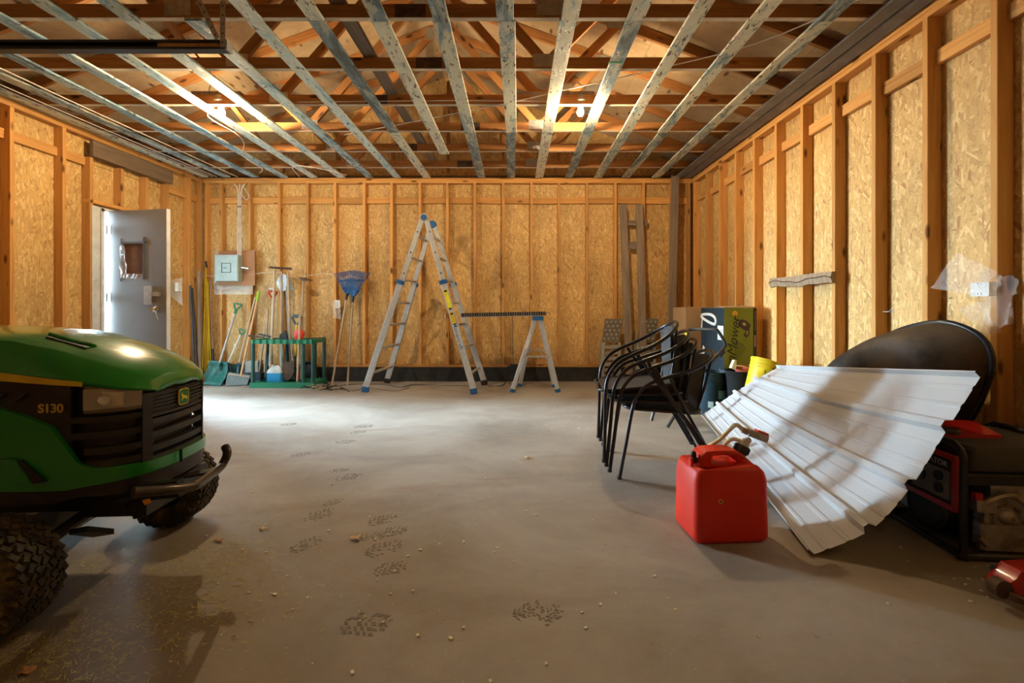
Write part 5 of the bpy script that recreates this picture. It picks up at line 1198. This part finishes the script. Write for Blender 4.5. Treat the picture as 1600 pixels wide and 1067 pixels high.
film('plastic_film', 'scrap of plastic stuck by the switch box near the side door', [P(262, 438, 6.0), P(283, 434, 6.05), P(284, 478, 6.05), P(264, 460, 6.0)], 6, 6, .02, M_polyw, 3, (1, 0, 0))
film('plastic_film', 'milky plastic hanging under the outlet left of the blue rakes', [P(520, 468, 6.47), P(532, 470, 6.47), P(533, 500, 6.47), P(521, 496, 6.47)], 5, 6, .02, M_polyw, 5)
# breaker panel
bp_ = thing('breaker_panel', 'grey-green breaker panel on plywood backing on the back wall', 'electrical panel', P(359, 419, 6.5))
mb = MB(); mb.box(P(370.5, 419, 6.535), (.52, .018, .50)); build(mb, 'plywood_backing', M_back, bp_)
c = P(357.5, 419, 6.47); mb = MB(); mb.box(c, (.33, .11, .37), None, .004); bxx = build(mb, 'cabinet', M_panel, bp_)
mb = MB(); mb.box(c+Vector((.0, -.058, 0)), (.31, .006, .35), None, .002); dd = build(mb, 'cover', M_panel, bxx)
mb = MB(); [mb.box(c+Vector((x, -.063, z)), d) for x, z, d in ((-.06, 0, (.008, .004, .13)), (.065, 0, (.008, .004, .13)), (0, .065, (.13, .004, .008)), (0, -.065, (.13, .004, .008)), (-.02, .0, (.05, .004, .008)))]; build(mb, 'latch_frame', M_darks, dd)
mb = MB(); mb.cyl(P(378, 418, 6.44), P(388, 419, 6.44), .016); mb.cyl(P(386, 419, 6.44), P(389, 419, 6.44), .022); build(mb, 'conduit_stub', M_chrome, bp_)
for i, x in enumerate((371.5, 374, 376.5)):
    mb = MB(); mb.tube(smoothpath([P(x, 399, 6.44), P(x, 350, 6.52), P(x+.3, 300, 6.53), P(x-6+6*i, 287, 6.5)], 5), .0055, 6); build(mb, 'feed_cable', M_white, bp_)
mb = MB(); mb.tube(smoothpath([P(374, 300, 6.52), P(384, 312, 6.50), P(389, 306, 6.5), P(380, 292, 6.5)], 4), .0045, 6); build(mb, 'feed_cable', M_white, bp_)
mb = MB(); [mb.box(P(374, y, 6.525), (.06, .006, .012)) for y in (323, 365)]; build(mb, 'cable_clip', M_black, bp_)
film('plastic_film', 'crinkled plastic behind the breaker panel, lower strip', [P(334, 440, 6.545), P(396, 440, 6.545), P(395, 460, 6.54), P(336, 460, 6.54)], 12, 4, .02, M_polyw, 6)
film('plastic_film', 'crinkled plastic right of the breaker panel', [P(388, 392, 6.545), P(399, 390, 6.54), P(397, 442, 6.54), P(390, 440, 6.545)], 4, 8, .02, M_polyw, 7)
film('plastic_film', 'crinkled plastic left of the breaker panel', [P(335, 395, 6.545), P(342, 390, 6.54), P(341, 442, 6.54), P(334, 440, 6.545)], 4, 8, .02, M_polyw, 9)
cable([P(262, 425, 5.95), P(285, 428, 6.3), P(300, 430, 6.46), P(313, 431, 6.5), P(340, 431, 6.53)], .004, M_rope, 'pale cable from the side door to the breaker panel')
cable([P(397, 428, 6.53), P(430, 425, 6.53), P(455, 433, 6.53), P(480, 431, 6.53), P(505, 427, 6.53), P(527, 430, 6.53)], .004, M_rope, 'pale cable sagging from breaker panel to the blue rakes')
cable([P(253, 352, 5.9), P(262, 360, 5.95), P(270, 359, 6.0), P(264, 366, 5.95)], .006, M_rope, 'short scrap of cord beside the side door frame')
# cables on floor
cable([F(500, 610), F(545, 601), F(600, 601), F(625, 605), F(650, 601), F(700, 603), F(742, 602)], .007, M_black, 'black extension cord along the back wall floor under the ladder', k=6)
cable([F(520, 604), F(550, 611), F(575, 606), F(615, 611), F(640, 606)], .006, M_black, 'black cord lying on the floor in front of the ladder foot', k=6)
cable([F(762, 604), F(785, 603)+Vector((0, 0, .01)), P(790, 594, 6.4), P(786, 585, 6.45)], .006, M_black, 'black cord end curling up between ladder and trestle', k=6)
cable([P(801, 492, 6.53), P(801, 540, 6.53), P(802, 585, 6.45), F(796, 601), F(815, 603), F(822, 600)], .006, M_black, 'black cord hanging down the back wall beside the trestle', k=6)
cable([P(490, 575, 6.45), P(500, 590, 6.4), F(515, 602), F(535, 606), F(545, 612)], .008, M_black, 'black cord from the rack to the debris pile', k=6)
single('power_plug', 'black plug adaptor on the back wall footing beside the trestle', 'plug', lambda m: (m.box(P(803, 573, 6.5), (.12, .06, .07), None, .01), m.cyl(P(793, 574, 6.5), P(800, 574, 6.5), .015)), M_black)
# debris pile
rnd = random.Random(3); base = F(505, 608); dbp = MB()
for k in range(60):
    c = base+Vector((rnd.gauss(0, .12), rnd.gauss(0, .05), abs(rnd.gauss(0, .018))+.008)); a = rnd.uniform(0, PI); dbp.mi = rnd.choice((0, 0, 1, 2)); dbp.bar(c, c+Vector((math.cos(a)*.10, math.sin(a)*.06, rnd.uniform(-.01, .02))), .012, .010)
tag(build(dbp, 'debris_heap', [M_handle, M_steel, M_bucket], smooth=0, kind='stuff'), 'small heap of rags and sticks on the floor beside the rakes', 'debris')

# ------------------------------------------------------------------ right-back things
lf = thing('board_frame', 'two weathered grey boards joined by two short crosspieces, leaning on back wall', 'boards', (1.5, 6.4, 0))
board('upright_board', P(973.5, 320, 6.50), P(984, 597, 6.30), .10, .024, M_grey, lf); board('upright_board', P(999, 320, 6.50), P(1006, 597, 6.30), .10, .024, M_grey, lf)
board('crosspiece', P(980, 348, 6.53), P(1011, 349, 6.53), .075, .022, M_grey, lf); board('crosspiece', P(980, 383, 6.515), P(1004, 384, 6.515), .11, .022, M_grey, lf)
board('loose_plank', P(1055, 273, 6.44), P(1047, 597, 6.36), .105, .038, M_grey, label='tall weathered grey plank standing upright near the back right corner', category='plank')
def ramp_(px, lb):
    t = thing('car_ramp', lb, 'car ramp', (P(px, 600, 6.3).x, 6.35, 0), 0, 'plastic car ramps')
    def q(a, b, yo=0): return P(px+a, b, 6.36)+Vector((0, yo, 0))
    mb = MB(); mb.prism([q(-12, 498), q(16, 498), q(10, 535), q(-17, 535)], (0, .03, 0)); pl_ = build(mb, 'tread_pad', M_ramp, t, 0)
    mb = MB()
    for i in range(5):
        for j in range(3+(i % 2 == 0)):
            u = (j+.5+(.0 if i % 2 == 0 else .5))/4; a = q(-12+28*u-(i+.8)*1.1, 503+i*6.6); mb.ball(a, .017, 10, (1, .6, 1))
    build(mb, 'grip_dots', M_rampl, pl_, 60, kind='stuff')
    mb = MB(); mb.prism([q(-18, 535), q(-13, 535), q(-14, 600), q(-20, 600)], (0, .12, 0)); mb.prism([q(8, 535), q(12, 535), q(12, 600), q(8, 600)], (0, .12, 0)); build(mb, 'side_wall', M_rampl, t, 0)
    for k in range(7):
        mb = MB(); y = 540+k*9; mb.prism([q(-13, y), q(9, y-1), q(9, y+4), q(-13, y+5)], (0, .05, 0)); build(mb, 'ladder_slat', M_rampl, t, 0)
ramp_(958, 'brown plastic car ramp standing on end at the back wall, left one'); ramp_(1013, 'brown plastic car ramp standing on end, right one behind the chairs')
# boxes
b1 = thing('mower_box', 'tall green and navy printed lawn mower box against the right wall', 'box', (2.33, 5.0, 0))
X0, X1, Y0, Y1b, ZB = 2.165, 2.50, 4.72, 5.30, 1.065
mb = MB(); mb.box(((X0+X1)/2, (Y0+Y1b)/2, ZB/2), (X1-X0, Y1b-Y0, ZB)); cb = build(mb, 'carton', M_card, b1, 0)
mb = MB(); mb.box(((X0+X1)/2-.018, Y0-.0015, ZB/2), (X1-X0-.036, .003, ZB-.004)); gf = build(mb, 'green_print', M_olive, b1, 0)
mb = MB(); mb.box((X1-.018, Y0-.0015, ZB/2), (.036, .003, ZB-.004)); build(mb, 'black_edge', M_tape, b1, 0)
mb = MB(); mb.box((X0-.0015, (Y0+Y1b)/2, ZB/2), (.003, Y1b-Y0, ZB-.004)); nf = build(mb, 'navy_print', M_navy, b1, 0)
text('LawnMower', .140, basis((.12, 0, 1), (-1, 0, 0.12), (X0+.082, Y0-.004, .615)), plain('script_ink', (.02, .03, .01), .5), gf, 'lettering', .0005, shear=.35)
mb = MB(); c = Vector((X0+.11, Y0-.0035, ZB-.06)); mb.cyl(c, c+Vector((0, -.001, 0)), .028, n=20); sb = build(mb, 'sun_badge', plain('badge_yellow', (.85, .6, .05), .5), gf)
mb = MB(); c = c+Vector((0, -.0015, 0)); mb.cyl(c, c+Vector((0, -.0008, 0)), .016, n=16); build(mb, 'badge_centre', M_orange, sb)
# printed mower picture (flat print)
mb = MB(); zz = ZB-.19
def pp(pts, cx=X0+.20, cz=zz): mb.prism([(cx+a, Y0-.0035, cz+b) for a, b in pts], (0, -.0006, 0))
pp([(-.06, .05), (-.02, .07), (.03, .055), (.075, .01), (.06, -.03), (.02, -.05), (-.01, -.03), (-.05, .0)]); pp([(.03, -.04), (.06, -.03), (.055, -.10), (.02, -.12), (.0, -.09)]); pp([(-.08, .06), (-.05, .075), (-.03, .03), (-.075, .02)])
build(mb, 'printed_mower', plain('print_brown', (.06, .035, .03), .5), gf, 0)
mb = MB(); pp([(-.02, .03), (.01, .04), (.03, .01), (0, .0)]); pp([(.03, -.05), (.045, -.05), (.04, -.09), (.025, -.09)]); pp([(-.07, .045), (-.055, .05), (-.05, .035), (-.065, .03)])
for o in mb.v: pass
mb.v = [(x, y-.0008, z) for x, y, z in mb.v]; build(mb, 'printed_highlight', plain('print_tan', (.4, .36, .14), .5), gf, 0)
mb = MB()
for k in range(6):
    x = X0+.13+k*.018; mb.bar((x, Y0-.0035, .52+.02*k), (x-.03, Y0-.0035, .74-.01*k), .004, .0006, (0, -1, 0))
build(mb, 'fine_print', M_tape, gf, 0)
mb = MB(); mb.box((X1-.017, Y0-.0035, .72), (.018, .001, .12)); mb.box((X1-.014, Y0-.0035, .93), (.004, .001, .2)); build(mb, 'edge_print', plain('edge_ink', (.3, .2, .2), .5), b1, 0)
# navy side: white brush strokes, label
mb = MB(); xs_ = X0-.004
def sidep(pts): mb.prism([(xs_, y, z) for y, z in pts], (-.0006, 0, 0))
mb.tube(smoothpath([(xs_, 5.24, .985), (xs_, 5.05, .99), (xs_, 4.93, .96), (xs_, 4.90, .91), (xs_, 4.95, .885), (xs_, 5.08, .905), (xs_, 5.27, .955)], 5, True), .017, 6, closed=True)
mb.bar((xs_, 5.27, .93), (xs_, 5.29, .80), .03, .002, (-1, 0, 0)); sidep([(4.80, .42), (4.85, .40), (5.0, .33), (4.97, .37)]); mb.bar((xs_, 4.84, .36), (xs_, 5.02, .24), .045, .002, (-1, 0, 0)); mb.bar((xs_, 5.22, .62), (xs_, 5.28, .50), .05, .002, (-1, 0, 0)); mb.ball((xs_, 5.24, .55), .035, 10, (.05, 1, 1))
build(mb, 'white_script', M_white, nf, 30)
mb = MB(); mb.box((xs_, 4.80, .80), (.001, .13, .15)); lb_ = build(mb, 'paper_label', M_white, nf, 0)
mb = MB(); [mb.box((xs_-.001, 4.78, .83-.018*k), (.0006, .06, .006)) for k in range(3)]; mb.box((xs_-.001, 4.76, .75), (.0006, .02, .03)); build(mb, 'label_print', M_tape, lb_, 0)
mb = MB(); mb.prism([(X0-.004, Y0-.004, ZB+.0008), (X1+.0, Y0-.004, ZB+.0008), (X1-.04, Y0+.15, ZB+.02), (X0-.004, Y0+.2, ZB+.015)], (0, 0, .003)); build(mb, 'top_flap', M_card, b1, 0)
b2 = thing('cardboard_box', 'plain brown cardboard box behind the green mower box', 'box', (2.2, 5.7, 0))
mb = MB(); mb.box((2.235, 5.62, .535), (.43, .44, 1.07)); build(mb, 'carton', M_card, b2, 0)
mb = MB(); mb.box((2.235, 5.62, 1.0715), (.06, .44, .002)); build(mb, 'tape', M_rampl, b2, 0)
# buckets
def pail(name, label, c, r0, r1, h, mat, ax=(0, 0, 1), bands=(.82, .9), n=28):
    t = thing(name, label, 'bucket', (c[0], c[1], 0)); ax = Vector(ax).normalized()
    rr = lambda f: r0+(r1-r0)*f
    prof = [(0, .004), (r0*.96, 0), (r0, .01)]
    for b in bands: prof += [(rr(b), h*b), (rr(b)+.006, h*b+.002), (rr(b)+.006, h*b+.010), (rr(b)+.001, h*b+.012)]
    prof += [(rr(1), h-.012), (rr(1)+.008, h-.010), (rr(1)+.008, h), (rr(1)-.004, h), (r0-.004, .01), (0, .01)]
    mb = MB(); mb.lathe(prof, c, ax, n); build(mb, 'body', mat, t, 40)
    return t
dk = pail('plastic_pail', 'dark blue plastic pail with pale label behind the chairs', (1.985, 4.60, 0), .135, .152, .425, M_bucket, bands=(.75, .80, .85))
mb = MB(); c = Vector((1.985, 4.60, 0))
def lblr(z0_, z1_, a0, a1, r, mat, nm, par):
    mb = MB(); rows = [[c+Vector((r*math.sin(math.radians(a)), -r*math.cos(math.radians(a)), z)) for a in [a0+(a1-a0)*k/8 for k in range(9)]] for z in (z0_, z1_)]; mb.grid(rows); return build(mb, nm, mat, par, 60)
l1 = lblr(.17, .25, 0, 60, .149, M_label, 'label', dk); lblr(.225, .232, 28, 55, .150, M_tape, 'label_text', dk); lblr(.20, .207, 25, 55, .150, M_tape, 'label_text', dk); lblr(.08, .14, -38, -18, .1425, M_panel, 'label', dk)
pail('plant_pot', 'black nursery pot holding a terracotta pot, beside the dark pail', (2.17, 4.40, 0), .095, .128, .46, plain('matt_black_pot', (.010, .010, .010), .8, spec=.15), bands=(.88,))
tp = thing('terracotta_pot', 'terracotta and cream pots stacked inside the black nursery pot', 'pot', (2.18, 4.4, .4))
mb = MB(); mb.lathe([(.0, .36), (.07, .36), (.10, .50), (.108, .50), (.108, .475), (.10, .47)], (2.195, 4.40, .0), (.06, 0, 1), 24); build(mb, 'pot', M_terra, tp)
mb = MB(); mb.prism([P(1143, 575, 4.33), P(1148, 563, 4.33), P(1151, 563, 4.33), P(1150, 578, 4.33)], (0, .05, 0)); build(mb, 'cream_pot_side', M_cream, tp)
mb = MB(); mb.tube(smoothpath([P(1148, 571, 4.28), P(1160, 572, 4.27), P(1172, 576, 4.28)], 4), .004, 6); build(mb, 'handle_wire', M_cream, tp)
yc_ = P(1201, 566, 4.12); axy = Vector((.36, .10, .92)).normalized()
yb = pail('yellow_bucket', 'tilted yellow plastic bucket behind the top of the white sheet', yc_-axy*.37, .115, .142, .37, M_yplastic, axy, bands=(.78, .86, .93))
o_ = yc_-axy*.125; fcd = Vector((-.1, -1, 0)); fcd = (fcd-axy*fcd.dot(axy)).normalized(); sx_ = axy.cross(fcd)*-1
text('500 KL', .052, basis(-sx_ if sx_.x < 0 else sx_, axy, o_+fcd*.140), M_black, yb, 'lettering', .003)
mb = MB(); mb.tube(smoothpath([yc_+fcd*.14-axy*.05, yc_+fcd*.17-axy*.15+Vector((-.08, 0, 0)), yc_+fcd*.16-axy*.22+Vector((-.12, 0, 0))], 4), .004, 6); build(mb, 'bail_handle', M_rust, yb)
# push handle loop only, no machine body under it
mh = thing('push_handle', 'black tubular push handle with yellow end, standing behind the chairs', 'push handle', (1.6, 4.0, 0))
hp_ = [P(1030, 610, 4.2), P(1068, 532, 4.15), P(1074, 518, 4.12), P(1084, 514.5, 4.1), P(1116, 515, 3.95), P(1123, 519, 3.93), P(1133, 536, 3.9), P(1132, 542, 3.9), P(1112, 562, 3.9), P(1085, 590, 3.92), P(1060, 640, 3.95)]
hs_ = smoothpath(hp_, 5)
mb = MB(); mb.tube(hs_[5:], .0135, 10); build(mb, 'loop_tube', M_black, mh, 60)
mb = MB(); mb.tube(hs_[:12], .0145, 10); build(mb, 'yellow_tube', M_yellow, mh, 60)
mb = MB(); mb.tube([P(1131, 545, 3.88), P(1108, 568, 3.88)], .019, 10); mb.box(P(1127, 552, 3.87), (.05, .03, .06), Matrix.Rotation(.7, 3, 'Y'), .008); build(mb, 'lever_housing', M_black, mh)
mb = MB(); mb.tube([P(1060, 640, 3.95), (P(1045, 640, 3.95).x, 3.98, .02)], .0135, 8); mb.tube([P(1030, 610, 4.2), (P(1018, 610, 4.2).x, 4.2, .02)], .0135, 8); build(mb, 'lower_bar', M_black, mh)

# wood block on right wall
wbk = thing('wooden_offcut', 'rough bark-edged wooden plank nailed across the right wall studs', 'plank', (2.5, 4.0, 1.3))
Xf = 2.538; ya_, yb3 = 3.60, 4.48
mb = MB(); n = 14; rows = []
for i in range(n+1):
    u = i/n; y = ya_+(yb3-ya_)*u; w1 = .012*math.sin(9*u)+.008*math.sin(23*u); zt1 = 1.353+.004*math.sin(7*u); zb1 = 1.262+w1*.6
    rows.append([Vector((Xf, y, zt1)), Vector((Xf-.036, y, zt1)), Vector((Xf-.045, y, (zt1+zb1)/2+w1)), Vector((Xf-.030, y, zb1)), Vector((Xf, y, zb1)), Vector((Xf, y, zt1))])
mb.grid(rows); mb.add(rows[0][:5], [(0, 1, 2, 3, 4)]); mb.add(rows[-1][:5], [(4, 3, 2, 1, 0)]); build(mb, 'plank', M_block, wbk, 30)
mb = MB(); mb.tube([Vector((Xf-.043, ya_+(yb3-ya_)*i/14, 1.308+.014*math.sin(9*i/14)+.006*math.sin(23*i/14))) for i in range(15)], .006, 6); build(mb, 'bark_ridge', M_bark, wbk)
single('nail', 'small metal hook on the right wall stud above the wheelbarrow', 'hook', lambda m: m.tube(smoothpath([pr(1380, 487, 2.535), pr(1388, 487, 2.50), pr(1394, 483, 2.49), pr(1396, 489, 2.49)], 4), .004, 6), M_alud)

# ------------------------------------------------------------------ floor litter
def leafm(c, s, a, mat, lb, seed):
    rnd = random.Random(seed); mb = MB(); pts = []
    for k in range(12):
        t = 2*PI*k/12; r = s*(.55+.45*abs(math.cos(1.5*t)))*rnd.uniform(.7, 1.1); pts.append(Vector((c.x+r*math.cos(t+a), c.y+r*math.sin(t+a)*.7, .004+rnd.uniform(0, .35)*s)))
    mb.add(pts+[Vector((c.x, c.y, .006))], [(k, (k+1) % 12, 12) for k in range(12)])
    o = build(mb, 'dry_leaf', mat, smooth=60); o.modifiers.new('t', 'SOLIDIFY').thickness = .0008; tag(o, lb, 'leaf')
leafm(F(411, 828), .028, .3, M_leafy, 'pale dry leaf on the floor nearest the tractor wheel', 1)
leafm(F(556, 843), .034, 1.1, M_leafy, 'curled pale dry leaf on the floor in the foreground', 2)
leafm(F(824, 716), .030, .5, M_leafy, 'small pale leaf on the floor in the middle of the room', 3)
leafm(F(342, 846), .025, .9, M_leaf, 'brown dry leaf lying in front of the tractor', 4)
leafm(F(40, 1052), .03, .2, M_leaf, 'reddish brown leaf at the lower left corner of the floor', 5)
leafm(F(512, 610), .03, .2, M_leafy, 'pale leaf beside the debris heap', 6)
rnd = random.Random(11); cl = MB()
for cx, cy, n, sxx, syy in ((180, 930, 900, 120, 45), (90, 1010, 700, 90, 45), (330, 870, 300, 60, 25), (290, 930, 300, 60, 40), (120, 880, 200, 60, 20), (420, 850, 90, 40, 30), (380, 800, 80, 30, 15)):
    for _ in range(n):
        px, py = rnd.gauss(cx, sxx), rnd.gauss(cy, syy)
        if py < 790 or py > 1200 or (px < 105 and py < 985 and py > 790): continue
        c = F(px, py); a = rnd.uniform(0, 2*PI); L_ = rnd.uniform(.008, .04); e = Vector((math.cos(a), math.sin(a), 0)); s_ = Vector((-e.y, e.x, 0))*.0018
        h0, h1 = rnd.uniform(.001, .003), rnd.uniform(.001, .008)
        cl.add([c+s_+Vector((0, 0, h0)), c-s_+Vector((0, 0, h0)), c+e*L_+Vector((0, 0, h1))], [(0, 1, 2)])
g_ = build(cl, 'grass_clippings', M_grass, smooth=0, kind='stuff'); tag(g_, 'dry grass clippings scattered on the floor around the tractor', 'grass')
# pale crumbs near the chairs and on the right
cr = MB()
for cx, cy, n, sxx, syy in ((905, 650, 26, 30, 14), (1480, 900, 18, 60, 25), (760, 850, 50, 260, 110), (520, 900, 40, 120, 80)):
    for _ in range(n):
        px, py = rnd.gauss(cx, sxx), rnd.gauss(cy, syy)
        if py < 610: continue
        c = F(px, py)
        if c.x > 2.3 or abs(c.x) > 4: continue
        r = rnd.uniform(.002, .007); cr.box(c+Vector((0, 0, r*.4)), (r*2, r*1.4, r*.8), Matrix.Rotation(rnd.uniform(0, 3), 3, 'Z'))
tag(build(cr, 'paint_crumbs', M_cream, smooth=0, kind='stuff'), 'small pale paint crumbs scattered over the floor', 'crumbs')
# boot prints: tread marks on the concrete
def bootprint(c, ang, s, seed):
    rnd = random.Random(seed); mb = MB(); ca, sa = math.cos(ang), math.sin(ang)
    for i in range(-3, 4):
        for j in range(-2, 3):
            if (i/3.4)**2+(j/2.6)**2 > 1 or rnd.random() < .12: continue
            sk = .5 if j > 0 else -.5; x = i*.019*s+rnd.uniform(-.003, .003)+sk*.012*abs(j); y = j*.018*s+rnd.uniform(-.003, .003); hx, hy = .0066*s*rnd.uniform(.4, 1.1), .0085*s*rnd.uniform(.6, 1)
            q = [(x-hx-sk*hy, y-hy), (x+hx-sk*hy, y-hy*.8), (x+hx+sk*hy, y+hy), (x-hx*.9+sk*hy, y+hy*.9)]
            mb.prism([Vector((c.x+a*ca-b*sa, c.y+a*sa+b*ca, .0003)) for a, b in q], (0, 0, .0006))
    build(mb, 'boot_print', M_print, floor, 0)
for i, (px, py, a, s) in enumerate(((572, 975, 0, 1.25), (545, 745, .4, 1.2), (598, 812, .3, 1.1), (615, 830, .4, 1.0), (580, 838, .1, .9), (600, 857, .4, 1.2), (610, 888, .3, 1.0), (500, 804, .6, 1.2), (478, 850, .9, 1.1), (520, 785, .5, .8), (568, 666, .2, 1.2), (540, 690, .2, 1.1), (450, 663, .2, 1.0), (826, 953, .2, .9), (860, 960, .8, .8), (530, 735, .3, .8), (560, 675, .4, 1.0), (470, 710, .4, 1.0))):
    bootprint(F(px, py), a+rnd.uniform(-.2, .2), s, i)
